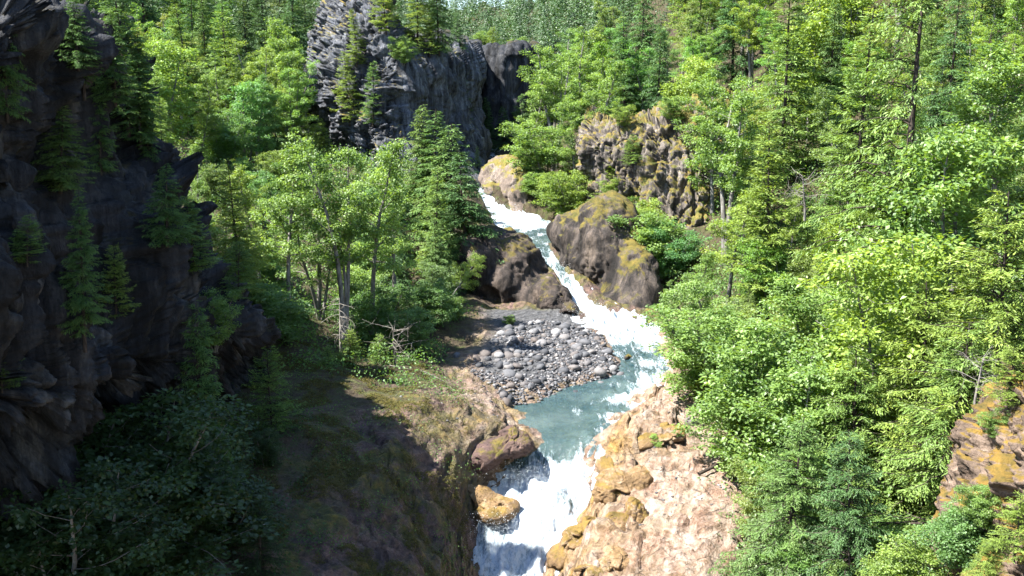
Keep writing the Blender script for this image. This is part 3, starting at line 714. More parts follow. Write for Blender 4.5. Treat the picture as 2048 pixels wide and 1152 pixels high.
def make_conifer(seed, H, cr, bare=.05, droop=.35, mat='fir', bark='bark_dark', dz=.34, nbr=5, dens=1.9, blade=.20, wid=.058, twig_drop=.25, thin=0.0, sparse_side=None, r0=.0125, pw=.85):
    r = np.random.RandomState(seed); wd = Wood(); lv = Leaves()
    tr = bend(r, (0, 0, -.3), (r.normal() * .02, r.normal() * .02, 1), H + .3, 12, .012, .01); wd.tube(tr, H * r0, .012, 8)
    tt = tr[:, 2]
    z = bare * H
    PB, DB, NB_, LB, WB, TB = [], [], [], [], [], []
    while z < H * .985:
        f = (z - bare * H) / (H * (1 - bare))
        for b in range(nbr if f < .9 else 4):
            if r.rand() < thin: continue
            az = r.rand() * 6.283
            L = (cr * ((1 - f) ** pw) * r.uniform(.55, 1.12) + .16)
            if f < .12: L *= .55 + f * 3.5
            if sparse_side is not None:
                L *= .55 + .45 * math.cos(az - sparse_side)
                if L < .25: continue
            p = np.array([np.interp(z, tt, tr[:, 0]), np.interp(z, tt, tr[:, 1]), z + r.uniform(-.12, .12)])
            hd = np.array([math.cos(az), math.sin(az), 0])
            up0 = r.uniform(.12, .34) + .55 * f * f
            dr = droop * r.uniform(.7, 1.3)
            s = np.linspace(0, 1, 7)
            ax = p + hd * (L * s)[:, None] + np.array([0, 0, 1]) * (L * (up0 * s - dr * s ** 1.8 + .12 * s ** 4))[:, None]
            ax[1:] += r.normal(size=(6, 3)) * .02 * L
            wd.tube(ax, max(.006, .018 * L), .004, 3)
            ct = r.uniform(.2, .75)
            nt = max(4, int(L / .105 * dens))
            q = (np.arange(nt) + r.rand(nt)) / nt; q = .12 + .88 * q
            base = np.stack([np.interp(q, s, ax[:, i]) for i in range(3)], -1)
            tg = np.gradient(ax, axis=0); tgq = np.stack([np.interp(q, s, tg[:, i]) for i in range(3)], -1); tgq /= np.linalg.norm(tgq, axis=1)[:, None]
            side = np.cross(tgq, [0, 0, 1.]); side /= np.linalg.norm(side, axis=1)[:, None] + 1e-9
            sg = np.where(r.rand(nt) < .5, -1, 1)[:, None]
            tl = np.clip((.12 + .42 * L ** .8 * (1 - q) ** .7 * np.minimum(1, q * 3)) * r.uniform(.6, 1.2, nt), .1, .75)
            td = tgq * r.uniform(.45, 1.0, nt)[:, None] + side * sg * r.uniform(.5, .95, nt)[:, None]
            td[:, 2] -= twig_drop * r.uniform(.3, 1.6, nt); td /= np.linalg.norm(td, axis=1)[:, None]
            for k in range(5):
                o = k * blade * .62; ok = tl > o - .04
                if not ok.any(): break
                m = ok.sum()
                pp = base[ok] + td[ok] * o + np.array([0, 0, -1]) * (twig_drop * .35 * (o ** 1.5))
                dd = td[ok] + r.normal(size=(m, 3)) * .28
                PB.append(pp); DB.append(dd); nn = r.normal(size=(m, 3)) * .45 + np.array([0, 0, 1]); NB_.append(nn)
                sz = blade * r.uniform(.7, 1.3, m); LB.append(sz); WB.append(wid * r.uniform(.7, 1.3, m))
                TB.append(np.clip(ct + .30 * (q[ok] - .5) + r.normal(size=m) * .14 + .06 * k, 0, 1))
        z += dz * r.uniform(.7, 1.3) * (1 - .45 * f)
    lv.add(np.concatenate(PB), np.concatenate(DB), np.concatenate(NB_), np.concatenate(LB), np.concatenate(WB), np.concatenate(TB))
    return wd.mesh('trunk', MAT[bark]), lv.mesh('crown', MAT[mat]), H

def make_snag(seed, H, nb=26, L=1.2, droop=.5):
    r = np.random.RandomState(seed); wd = Wood(); w2 = Wood()
    tr = bend(r, (0, 0, -.2), (.05, 0, 1), H, 8, .04, .02); wd.tube(tr, .07, .02, 6)
    for b in range(nb):
        t = r.uniform(.3, 1); p = np.array([np.interp(t, np.linspace(0, 1, 9), tr[:, i]) for i in range(3)]); az = r.rand() * 6.28
        br = bend(r, p, (math.cos(az), math.sin(az), .1), L * r.uniform(.5, 1.1), 6, .15, -droop * .4); w2.tube(br, .016, .004, 4)
        for k in range(4):
            q = br[r.randint(2, 6)]; w2.tube(bend(r, q, unit(r, 1)[0] + np.array([0, 0, -.3]), L * .35, 3, .2), .007, .003, 3)
    return wd.mesh('trunk', MAT['deadwood']), w2.mesh('branches', MAT['deadwood']), H

PROTO = {}
def proto(kind):
    if kind in PROTO: return PROTO[kind]
    b, i = kind.rsplit('-', 1); i = int(i)
    if b == 'alder':
        P = [dict(H=11, cr=2.3, stems=1, low=.40, spread=.05), dict(H=12, cr=2.5, stems=3, low=.44, spread=.06), dict(H=10, cr=2.8, stems=1, low=.2, nb=36), dict(H=11.5, cr=2.3, stems=3, low=.3, spread=.16)][i]
        p = make_broadleaf(100 + i, leaf=.125, per=108, cluster=.56, **P)
    elif b == 'nearalder':
        P = [dict(H=6, cr=2.2, stems=2, low=.15, nb=40), dict(H=5, cr=2.0, stems=3, low=.12, nb=44), dict(H=7, cr=2.2, stems=1, low=.15, nb=42)][i]
        p = make_broadleaf(160 + i, leaf=.105, per=105, cluster=.5, **P)
    elif b == 'leaner':
        p = make_broadleaf(140 + i, 9, 2.6, stems=1, low=.45, leaf=.11, per=90, nb=30)
    elif b == 'bush':
        P = [dict(H=4, cr=1.7), dict(H=5, cr=2.0), dict(H=3.2, cr=1.9)][i]
        p = make_broadleaf(200 + i, stems=5, low=.12, leaf=.10, per=86, nb=52, spread=.3, cluster=.46, **P)
    elif b == 'maple':
        p = make_broadleaf(230 + i, 5, 1.5, stems=3, low=.2, leaf=.09, per=95, nb=46, mat='maple', cluster=.45, spread=.2)
    elif b == 'fir':
        P = [dict(H=9, cr=2.1, droop=.3), dict(H=7, cr=2.1, droop=.25), dict(H=11, cr=2.3, droop=.4), dict(H=4, cr=1.5, droop=.2, dz=.2, blade=.12, wid=.04)][i]
        p = make_conifer(300 + i, **P)
    elif b == 'hemlock':
        P = [dict(H=14, cr=2.7, droop=.55), dict(H=11, cr=2.6, droop=.6), dict(H=16, cr=3.0, droop=.5, bare=.12)][i]
        p = make_conifer(400 + i, mat='hemlock', twig_drop=.5, **P)
    elif b == 'spruce':   # tall, long drooping boughs, stem showing on one side
        p = make_conifer(450 + i, 17, 4.0, bare=.12, droop=.55, mat='fir', twig_drop=.75, dz=.5, nbr=5, thin=.12, sparse_side=math.pi * .95, dens=1.2, pw=.5, r0=.0165)
    elif b == 'nearfir':
        p = make_conifer(470 + i, 8, 2.9, bare=.02, droop=.45, mat='hemlock' if i == 0 else 'fir', twig_drop=.45, dz=.26, nbr=6, blade=.11, wid=.034, dens=2.5)
    elif b == 'snag': p = make_snag(500 + i, [3.4, 2.6][i])
    elif b == 'drybranch': p = make_snag(520 + i, 2.2, 18, 1.6, -.05)
    PROTO[kind] = p
    return p

TREES = []
def plant(kind, loc, H, label, cat=None, group=None, tint=(1, 1, 1), lean=(0, 0), rot=None, widen=1.0, name=None):
    tm, cm, h0 = proto(kind); b = kind.rsplit('-', 1)[0]
    nm, ct, crown = {'alder': ('alder_tree', 'tree', 'crown'), 'nearalder': ('alder_tree', 'tree', 'crown'), 'leaner': ('leaning_alder', 'tree', 'crown'), 'bush': ('leafy_shrub', 'shrub', 'crown'), 'maple': ('maple_sapling', 'tree', 'crown'),
              'fir': ('fir_tree', 'conifer', 'crown'), 'hemlock': ('hemlock_tree', 'conifer', 'crown'), 'spruce': ('spruce_tree', 'conifer', 'crown'),
              'nearfir': ('fir_tree', 'conifer', 'crown'), 'snag': ('dead_tree', 'dead tree', 'branches'), 'drybranch': ('dead_shrub', 'dead shrub', 'branches')}[b]
    e = bpy.data.objects.new(name or nm, None); C.objects.link(e); e.empty_display_size = .3
    e.location = loc; s = H / h0
    e.rotation_euler = (lean[0], lean[1], random.uniform(0, 6.28) if rot is None else rot); e.scale = (s * widen, s * widen, s)
    tag(e, label, cat or ct, group)
    a = link('trunk' if b not in ('bush', 'drybranch') else 'stems', tm, e); c = link(crown, cm, e); c.color = (*tint, 1)
    TREES.append((e, loc, H)); return e

def T(kind, px, top, Y, label, base=None, rock=None, **kw):
    """tree standing at photo column px and distance Y, its tip at photo row top"""
    x = at(px, 400, Y)[0]
    if rock is not None:
        x, Y, z = on_rock(rock, px, base); Y -= .15
    elif base is None:
        for _ in range(3):
            z = gz(x, Y); t = Y * CP - z * SP; x = (px - 1024) / F * t
    else: x, _, z = at(px, base, Y)
    H = max(.8, at(px, top, Y)[2] - z)
    return plant(kind, (x, Y, z - .1), H, label, **kw)
random.seed(5)
RS = np.random.RandomState(11)
YEL = (1.25, 1.08, .75); LIT = (1.1, 1.05, .9); DEEP = (.76, .84, .9); DARK = (.58, .66, .66); BLUE = (.7, .95, 1.15)  # crown tints; DARK puts shade into the leaf colour
# --- conifers on the shaded cliff, most crowns tinted down to deepen its shade
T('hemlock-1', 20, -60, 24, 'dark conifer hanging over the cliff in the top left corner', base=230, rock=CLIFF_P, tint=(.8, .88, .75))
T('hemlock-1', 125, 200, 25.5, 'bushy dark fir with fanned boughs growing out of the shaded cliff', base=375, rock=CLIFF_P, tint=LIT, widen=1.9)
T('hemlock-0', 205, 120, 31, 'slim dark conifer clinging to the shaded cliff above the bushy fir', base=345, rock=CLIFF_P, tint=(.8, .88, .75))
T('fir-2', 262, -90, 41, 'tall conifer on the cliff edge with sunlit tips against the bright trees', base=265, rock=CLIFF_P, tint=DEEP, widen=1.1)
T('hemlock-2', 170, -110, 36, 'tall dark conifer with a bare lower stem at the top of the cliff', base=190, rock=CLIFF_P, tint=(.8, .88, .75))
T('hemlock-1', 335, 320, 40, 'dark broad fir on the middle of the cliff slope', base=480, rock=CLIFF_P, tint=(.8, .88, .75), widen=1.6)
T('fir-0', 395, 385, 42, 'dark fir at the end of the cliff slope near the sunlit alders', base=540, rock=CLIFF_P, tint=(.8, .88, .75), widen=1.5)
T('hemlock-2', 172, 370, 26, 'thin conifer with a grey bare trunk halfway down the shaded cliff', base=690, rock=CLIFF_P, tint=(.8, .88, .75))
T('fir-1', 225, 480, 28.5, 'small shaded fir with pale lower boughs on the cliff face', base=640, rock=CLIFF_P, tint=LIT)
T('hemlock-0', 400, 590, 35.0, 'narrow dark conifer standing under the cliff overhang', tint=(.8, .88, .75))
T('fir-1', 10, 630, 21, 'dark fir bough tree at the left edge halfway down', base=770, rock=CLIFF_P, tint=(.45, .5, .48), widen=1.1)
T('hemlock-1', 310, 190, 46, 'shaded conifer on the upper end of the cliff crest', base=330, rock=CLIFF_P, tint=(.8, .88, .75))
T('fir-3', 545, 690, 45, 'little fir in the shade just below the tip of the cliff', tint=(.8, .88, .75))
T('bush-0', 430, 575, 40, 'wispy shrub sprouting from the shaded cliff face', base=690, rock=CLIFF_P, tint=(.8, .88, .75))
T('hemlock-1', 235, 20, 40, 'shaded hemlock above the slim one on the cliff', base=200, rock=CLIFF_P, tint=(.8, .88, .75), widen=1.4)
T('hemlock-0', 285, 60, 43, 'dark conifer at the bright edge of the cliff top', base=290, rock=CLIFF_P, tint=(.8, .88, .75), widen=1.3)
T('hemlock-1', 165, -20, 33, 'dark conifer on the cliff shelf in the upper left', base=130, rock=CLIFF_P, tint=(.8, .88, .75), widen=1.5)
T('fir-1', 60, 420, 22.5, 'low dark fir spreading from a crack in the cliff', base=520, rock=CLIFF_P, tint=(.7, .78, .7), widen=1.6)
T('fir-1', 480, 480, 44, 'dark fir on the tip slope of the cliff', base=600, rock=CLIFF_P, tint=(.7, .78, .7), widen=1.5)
T('bush-1', 215, 780, 31, 'shaded shrub under the foot of the overhang', tint=(.26, .32, .3), widen=1.5)  # from here the scrub's leaf colour is darkened to stand in for shade
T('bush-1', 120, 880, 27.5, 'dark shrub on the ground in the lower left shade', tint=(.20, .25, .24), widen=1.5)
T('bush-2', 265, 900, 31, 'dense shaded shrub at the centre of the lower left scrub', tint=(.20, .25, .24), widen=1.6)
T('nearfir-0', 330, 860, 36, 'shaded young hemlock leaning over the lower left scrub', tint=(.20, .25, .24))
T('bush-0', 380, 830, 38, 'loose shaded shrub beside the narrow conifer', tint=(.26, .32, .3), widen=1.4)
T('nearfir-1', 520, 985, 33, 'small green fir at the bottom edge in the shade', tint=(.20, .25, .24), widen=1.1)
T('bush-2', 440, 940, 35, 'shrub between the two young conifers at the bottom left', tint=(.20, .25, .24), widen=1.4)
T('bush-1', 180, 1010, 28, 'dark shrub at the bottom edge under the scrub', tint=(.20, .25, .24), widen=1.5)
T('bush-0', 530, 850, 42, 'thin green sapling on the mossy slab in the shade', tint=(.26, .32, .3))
# --- sunlit alder cluster left of the river
T('alder-0', 577, 285, 63, 'slender alder with a dark trunk at the front of the sunlit grove', tint=LIT)
T('alder-1', 690, 262, 64, 'alder with several straight stems in the middle of the sunlit grove', tint=LIT)
T('alder-0', 740, 275, 67, 'full crowned alder beside the one with several straight stems', tint=LIT)
T('alder-3', 640, 300, 70, 'many stemmed alder behind the front trunks of the grove', tint=(1, 1, .9))
T('alder-0', 790, 300, 72, 'alder at the right shoulder of the sunlit grove', tint=LIT)
T('fir-2', 480, 310, 58, 'yellow green young fir with a straight stem next to the shaded cliff', tint=YEL)
T('alder-3', 400, 285, 72, 'pale alder peeping over the end of the dark cliff', tint=LIT)
T('alder-2', 520, 330, 72, 'leafy alder between the yellow fir and the front grove', tint=YEL)
T('bush-1', 455, 430, 64, 'sunlit shrub at the foot of the yellow green fir', tint=YEL, widen=1.3)
T('hemlock-1', 845, 205, 92, 'layered hemlock rising behind the right end of the grove', tint=YEL, widen=1.15)
T('hemlock-0', 790, 330, 80, 'dark hemlock filling the back of the alder grove', tint=DEEP)
T('hemlock-1', 905, 245, 89, 'dense hemlock on the bank left of the domes', tint=LIT, widen=1.7)
T('hemlock-0', 872, 215, 91, 'tall dark hemlock over the bank left of the domes', tint=(.9, .95, .8), widen=1.7)
T('hemlock-1', 938, 300, 87, 'dark hemlock at the brink beside the chute', tint=DEEP, widen=1.5)
T('fir-0', 870, 330, 84, 'green fir on the steep bank above the cave', tint=LIT)
T('hemlock-1', 880, 430, 80, 'hemlock with drooping boughs above the gravel bar', tint=LIT, widen=1.2)
T('leaner-0', 880, 480, 76, 'thin tree leaning out over the gravel bar from the left bank', lean=(.1, .55), rot=0, tint=YEL)
T('fir-3', 700, 660, 60, 'bright young fir at the foot of the grove with a bushy base', tint=YEL, widen=1.4)
T('fir-3', 655, 690, 58, 'low young fir in front of the dead tree', tint=LIT, widen=1.4)
T('fir-3', 760, 668, 62, 'small fir on the rock shelf below the grove', tint=LIT, widen=1.3)
T('snag-0', 684, 585, 60.5, 'bleached dead tree with drooping bare twigs in the grove')
T('drybranch-0', 790, 640, 62.5, 'bare dead shrub on the rock shelf below the grove')
T('bush-1', 815, 600, 66, 'shady shrub under the grove above the brown rock slope', tint=DEEP, widen=1.4)
T('bush-0', 860, 560, 72, 'shrub on the steep bank over the gravel bar', tint=DEEP, widen=1.4)
T('bush-2', 905, 590, 75, 'leafy shrub at the corner of the bank next to the cave', tint=LIT, widen=1.3)
T('bush-1', 760, 560, 70, 'dark shrub in the hollow behind the dead tree', tint=DARK, widen=1.6)
T('bush-2', 700, 590, 72, 'dark shrub between the alder trunks', tint=DARK, widen=1.6)
T('bush-1', 610, 610, 68, 'shrub behind the dark trunk at the front of the grove', tint=DARK, widen=1.6)
T('bush-2', 540, 560, 60, 'shrub where the grove meets the shaded cliff', tint=DEEP, widen=1.6)
T('bush-2', 1018, 636, 75.5, 'small leafy shrub growing on the gravel bar', tint=LIT)
T('bush-1', 925, 440, 97, 'shrub beside the pool between the falls', tint=DEEP, widen=1.3)
T('hemlock-0', 915, 300, 103, 'dark conifer at the foot of the tower next to the falls', tint=DARK)
T('hemlock-1', 880, 320, 99, 'dark hemlock below the tower columns', tint=DARK, widen=1.2)
T('fir-0', 955, 290, 118, 'tiny tree on the rim over the upper falls', base=335, tint=LIT)
# --- firs on the tower
tw = [(715, 15, 122, 130, 'fir-2', YEL, 'pale fir on the lit face of the tower, uppermost'), (700, 100, 120, 245, 'fir-0', YEL, 'feathery fir hugging the lit left face of the tower'),
 (660, 60, 130, 150, 'fir-1', YEL, 'golden fir on the left shoulder of the tower'), (745, 120, 113.5, 250, 'fir-0', DEEP, 'dull fir in the cleft between the rosette and the columns'),
 (775, -60, 121, 62, 'fir-1', YEL, 'rounded fir on top of the tower, at the middle'), (835, -90, 124, 85, 'fir-2', YEL, 'tall fir on top of the tower over the columns'),
 (880, -60, 126, 105, 'hemlock-1', LIT, 'broad conifer on top of the tower at its right end'), (860, 40, 121, 110, 'fir-3', LIT, 'little fir at the brim of the tower columns'),
 (915, 20, 134, 110, 'hemlock-1', DEEP, 'shaded conifer at the right corner of the tower top'), (640, 190, 128, 285, 'alder-2', YEL, 'yellow green tree at the left foot of the tower'),
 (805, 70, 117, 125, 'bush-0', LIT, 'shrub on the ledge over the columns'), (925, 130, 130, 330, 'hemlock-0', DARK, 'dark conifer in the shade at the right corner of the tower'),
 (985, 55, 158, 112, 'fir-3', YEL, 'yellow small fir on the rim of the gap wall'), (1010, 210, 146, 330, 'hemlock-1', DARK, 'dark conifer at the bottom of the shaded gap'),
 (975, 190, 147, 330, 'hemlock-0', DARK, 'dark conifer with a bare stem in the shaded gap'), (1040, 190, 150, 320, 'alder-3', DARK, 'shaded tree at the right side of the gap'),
 (1035, 70, 170, 112, 'bush-1', LIT, 'shrub on the rim of the gap wall'), (960, 60, 162, 100, 'bush-0', LIT, 'shrub left of the yellow small fir on the rim')]
for px, top, Y, base, k, tn, lab in tw: T(k, px, top, Y, lab, base=base, tint=tn, widen=1.15, rock=TOWER_P if px < 920 and Y < 127 else None)
# --- lit hillside at the back left
hl = [(320, 75, 92, 'maple-0', LIT, 'broad leaved pale tree beside the cliff edge at the top left'), (385, 5, 112, 'fir-2', LIT, 'tallest sunlit conifer of the back left hillside'),
 (425, -5, 122, 'hemlock-2', LIT, 'sunlit conifer close behind the tallest one'), (470, 20, 118, 'fir-0', LIT, 'pointed conifer in the middle of the back left hillside'),
 (350, 110, 104, 'alder-2', YEL, 'yellow green alder at the left of the hillside'), (520, 75, 115, 'alder-1', YEL, 'round alder in the hillside between two conifers'),
 (575, 30, 120, 'alder-0', LIT, 'tall alder near the tower on the back left hillside'), (605, 55, 126, 'alder-2', LIT, 'leafy alder next to the gap before the tower'),
 (440, 110, 108, 'alder-3', LIT, 'alder in front of the tallest conifer'), (490, 160, 105, 'maple-0', BLUE, 'bluish broad leaved tree low on the hillside'),
 (300, 150, 88, 'alder-0', LIT, 'sunlit alder touching the dark cliff outline'), (330, 190, 86, 'fir-2', LIT, 'fir rising from behind the cliff outline'),
 (540, 150, 110, 'hemlock-1', DEEP, 'dark hemlock in the shady hollow of the hillside'), (400, 200, 96, 'alder-2', YEL, 'low alder at the front of the hillside'),
 (450, 210, 98, 'bush-1', DEEP, 'dark shrub above the pale landslip'), (595, 150, 112, 'fir-0', DEEP, 'dark fir at the right side of the hollow'),
 (640, 240, 112, 'fir-3', YEL, 'small bright fir left of the tower foot'), (615, 215, 110, 'alder-3', YEL, 'bright alder left of the tower foot')]
for px, top, Y, k, tn, lab in hl: T(k, px, top, Y, lab, tint=tn, widen=1.15)
# --- right side, prominent plants
rt = [(1110, 85, 118, 'alder-1', LIT, 'big round alder standing right of the shaded gap', 1.3), (1060, 100, 128, 'alder-2', LIT, 'alder at the edge of the shaded gap', 1.15),
 (1165, 60, 122, 'alder-3', LIT, 'alder behind the big round one', 1.2), (1195, 120, 112, 'alder-0', LIT, 'alder with thin trunks above the lichen outcrop', 1.15), (1150, 190, 108, 'alder-2', LIT, 'alder in front of the outcrop on its river side', 1.1),
 (1100, 235, 111, 'bush-1', LIT, 'leafy shrub overhanging the pool bank', 1.5), (1085, 345, 107, 'bush-2', LIT, 'low shrub at the right bank of the upper pool', 1.5), (1140, 330, 104, 'bush-1', YEL, 'shrub between the upper pool and the outcrop', 1.5),
 (1250, 20, 116, 'hemlock-2', DEEP, 'dark hemlock directly behind the outcrop', 1.1), (1310, 40, 113, 'hemlock-0', DEEP, 'dark conifer behind the right half of the outcrop', 1.15), (1345, 110, 108, 'maple-0', YEL, 'bright broad leaved sapling on the top end of the outcrop', 1.0),
 (1215, 385, 98, 'bush-0', LIT, 'shrub at the foot of the lichen outcrop', 1.6), (1280, 400, 93, 'bush-2', YEL, 'shrub growing against the fissured outcrop face', 1.5), (1240, 300, 99, 'fir-3', YEL, 'fern green little fir in the outcrop fissure', 1.2),
 (1425, 140, 92, 'alder-2', LIT, 'alder half covering the right end of the outcrop', 1.1), (1450, 150, 84, 'alder-1', LIT, 'large alder right of the outcrop', 1.15), (1330, 440, 86, 'bush-1', BLUE, 'bluish shrub behind the large dome', 1.5),
 (1290, 420, 88, 'bush-0', LIT, 'shrub on the shoulder of the large dome', 1.4), (1560, -60, 92, 'fir-2', LIT, 'tall light conifer high on the right slope', 1.1), (1620, -40, 98, 'maple-0', YEL, 'bright maple at the top of the right slope', 1.1),
 (1535, 240, 70, 'fir-0', YEL, 'pointed fir left of the tall bare stemmed spruce', 1.1),
 (1783, -130, 50, 'spruce-0', LIT, 'tall spruce with a dark stem and long drooping boughs', 1.0), (1985, 375, 37, 'nearfir-1', YEL, 'bright young fir near the right edge', 1.15), (1900, 250, 46, 'nearalder-0', LIT, 'leafy alder right of the tall spruce', 1.2),
 (1790, 455, 44, 'maple-0', YEL, 'bright maple sapling with large leaves below the tall spruce', 1.1), (1990, 90, 52, 'alder-2', LIT, 'alder in the upper right corner', 1.2), (1930, 30, 62, 'fir-2', DEEP, 'dark fir behind the corner alder', 1.2),
 (1870, -30, 70, 'hemlock-2', DEEP, 'dark tall conifer at the top right', 1.1), (1700, 20, 74, 'fir-2', LIT, 'conifer behind the long boughs of the spruce', 1.1),
 (1410, 560, 62, 'leaner-0', LIT, 'leaning alder stretching over the white riffle', 1.2), (1460, 540, 60, 'leaner-0', LIT, 'second leaning alder, with its foot higher on the bank', 1.2),
 (1700, 700, 40, 'nearfir-1', LIT, 'wide young fir in the middle of the right thicket', 1.2), (1560, 820, 38, 'nearfir-0', LIT, 'hemlock with drooping sprays at the bottom, left of the dark gap', 1.1), (1700, 860, 35.5, 'nearfir-0', DEEP, 'dark hemlock at the bottom edge beside the dark gap', 1.0),
 (1640, 730, 41, 'nearalder-0', LIT, 'broad leafed alder over the bottom hemlocks', 1.25), (1530, 640, 46, 'nearalder-1', LIT, 'leafy alder in front of the cream bank', 1.25), (1600, 560, 50, 'nearalder-2', LIT, 'alder in the middle of the right thicket', 1.3), (1720, 560, 47, 'nearalder-0', YEL, 'pale alder right of the thicket middle', 1.25),
 (1450, 600, 55, 'bush-1', LIT, 'dense shrub at the head of the cream bank', 1.6), (1490, 780, 47.5, 'bush-0', LIT, 'shrub spilling onto the cream bank', 1.5), (1335, 560, 74, 'alder-3', LIT, 'slender alder reaching over the plunge pool', 1.15), (1385, 500, 72, 'alder-0', LIT, 'alder right of the large dome', 1.2),
 (1840, 560, 40, 'nearfir-1', YEL, 'yellow green fir in front of the young maple', 1.1), (1880, 640, 36, 'nearfir-1', LIT, 'small fir over the dark gap', 1.2)]
for px, top, Y, k, tn, lab, wd in rt:
    ln = (0, -.42) if k == 'leaner-0' else (0, 0)
    T(k, px, top, Y, lab, tint=tn, widen=wd, lean=ln, rot=0 if k in ('spruce-0', 'leaner-0') else None)
T('nearfir-1', 1960, 1065, 24.5, 'light green fir in the lower right corner', base=1230, tint=YEL, widen=1.2)
T('bush-0', 1815, 1075, 29, 'ferny shrub at the bottom of the dark gap', base=1230, tint=YEL, widen=1.2)
T('fir-3', 2030, 985, 24, 'fir twig at the right edge on the mossed rock', base=1110, tint=YEL, widen=1.3)
T('drybranch-0', 1950, 700, 31.5, 'grey bare branches above the mossed rock', base=800)
T('drybranch-0', 1610, 340, 68, 'bare dead twigs left of the spruce stem', base=430)
T('maple-0', 1318, 868, 51.5, 'knee high leafy plant growing on the cream bank', base=912, tint=LIT, widen=1.5)
for px, py, top, k, tn, lab in [(1265, 330, 270, 'fir-3', LIT, 'fern like fir in the middle fissure of the outcrop'),
   (1240, 250, 205, 'bush-1', YEL, 'shrub on the brow of the outcrop'), (1345, 235, 190, 'bush-0', LIT, 'shrub on the top right of the outcrop'),
   (1225, 400, 350, 'bush-1', YEL, 'bright shrub at the left foot of the outcrop face'), ]:
    T(k, px, top, 96, lab, base=py, rock=OUT_P, tint=tn, widen=1.4)
for px, py, top, k, tn, lab in [(1960, 1040, 960, 'bush-0', LIT, 'small shrub in a hollow of the orange mossed rock'), (1985, 870, 800, 'bush-1', LIT, 'shrub on the upper part of the orange mossed rock'), (1935, 1120, 1010, 'bush-2', DEEP, 'shrub in front of the orange mossed rock'),
   (2010, 800, 690, 'fir-3', YEL, 'little fir on top of the orange mossed rock')]:
    T(k, px, top, 29, lab, base=py, rock=RIGHT_P, tint=tn, widen=1.4)
# --- hillside filling trees, by zone; every tree of a zone looks like its neighbours
def fill(n, pxr, Yr, kinds, Hr, label, group, tints, ok=lambda px, py, x, y, u: True, seed=1, mind=1.6, cat=None):
    r = np.random.RandomState(seed); done = []; tries = 0
    while len(done) < n and tries < n * 60:
        tries += 1
        Y = math.sqrt(r.uniform(Yr[0] ** 2, Yr[1] ** 2)); px = r.uniform(*pxr)
        x = at(px, 400, Y)[0]
        for _ in range(2):
            z = gz(x, Y); x = (px - 1024) / F * (Y * CP - z * SP)
        px_, py_ = pix((x, Y, z))
        if not ok(px_, py_, x, Y, ucoord_at(x, Y)): continue
        if any((x - a) ** 2 + (Y - b) ** 2 < mind ** 2 for a, b in done): continue
        done.append((x, Y))
        t = tints[r.randint(len(tints))]; t = tuple(c * r.uniform(.88, 1.14) for c in t)
        plant(kinds[r.randint(len(kinds))], (x, Y, z - .1), r.uniform(*Hr), label, cat=cat, group=group, tint=t, widen=r.uniform(1, 1.3), rot=r.rand() * 6.28)
AL = ['alder-0', 'alder-1', 'alder-2', 'alder-3']; FI = ['fir-0', 'fir-1', 'fir-2', 'hemlock-0', 'hemlock-1']
up = lambda px, py, x, y, u: u > 8.6
def up_out(px, py, x, y, u): return u > 8.6 and not (1140 < px < 1470 and 170 < py < 640 and 76 < y < 113)
fill(50, (1100, 2100), (112, 165), AL, (9, 13), 'alder on the high right slope beyond the lichen outcrop', 'alders high on the right slope', [LIT, YEL, (1, 1, 1)], up_out, 21, 3)
fill(15, (1150, 2150), (112, 165), FI, (11, 17), 'conifer on the high right slope beyond the lichen outcrop', 'conifers high on the right slope', [LIT, DEEP], up_out, 22, 3.5)
fill(44, (1360, 2120), (72, 112), AL, (6, 10), 'alder on the middle right slope above the leaning alders', 'alders on the middle right slope', [LIT, YEL], up_out, 23, 2.2)
fill(11, (1400, 2120), (72, 112), FI, (6, 12), 'conifer on the middle right slope around the tall spruce', 'conifers on the middle right slope', [LIT, DEEP, YEL], up_out, 24, 3)
def near_ok(px, py, x, y, u): return u > (9.0 if y < 52 else 8.7) and px > 1480 - (y - 40) * 5 and not (px > 1800 and y < 37)
fill(40, (1330, 2080), (40, 72), ['nearalder-0', 'nearalder-1', 'nearalder-2', 'bush-1'], (3.5, 6.0), 'leafy young tree crowding the lower right thicket', 'young trees of the right thicket', [LIT, YEL], near_ok, 25, 1.6, 'tree')
fill(12, (1450, 2060), (40, 72), ['nearfir-1', 'nearfir-0', 'nearfir-1'], (3.5, 6.0), 'young fir crowding the lower right thicket', 'young firs of the right thicket', [LIT, YEL], near_ok, 26, 2.2)
fill(16, (1500, 1960), (31, 42), ['bush-1', 'bush-2', 'nearfir-0'], (2.5, 4.0), 'shrub in the shady gully at the bottom right', 'shrubs of the gully at the bottom right', [DEEP, LIT], lambda px, py, x, y, u: 1430 < px and u > 8.8, 36, 1.3, 'shrub')
fill(15, (-20, 420), (29, 46), ['bush-1', 'bush-2', 'bush-0'], (2.0, 3.6), 'dark shrub in the shaded scrub below the overhang', 'shrubs below the overhang', [(.20, .25, .24), (.14, .18, .17)], lambda px, py, x, y, u: py > 830, 37, 1.2, 'shrub')  # both tints paint the overhang's shade into the leaves
def lf(px, py, x, y, u): return u < 3.5 and not (600 < px < 960 and y > 100 and y < 132)
fill(30, (250, 640), (98, 150), AL + ['fir-0', 'fir-2'], (8, 12), 'sunlit tree on the crowded back left hillside', 'trees on the back left hillside', [LIT, YEL, DEEP], lf, 27, 3, 'tree')
fill(30, (180, 660), (150, 200), FI, (15, 22), 'dark conifer of the wood above the back left hillside', 'dark conifers above the back left hillside', [DEEP, DARK], lf, 28, 4)
fill(22, (420, 900), (62, 100), ['bush-0', 'bush-1', 'bush-2'], (2, 4), 'shrub in the undergrowth of the left grove', 'shrubs under the left grove', [LIT, DEEP], lambda px, py, x, y, u: u < 3.3, 29, 2)
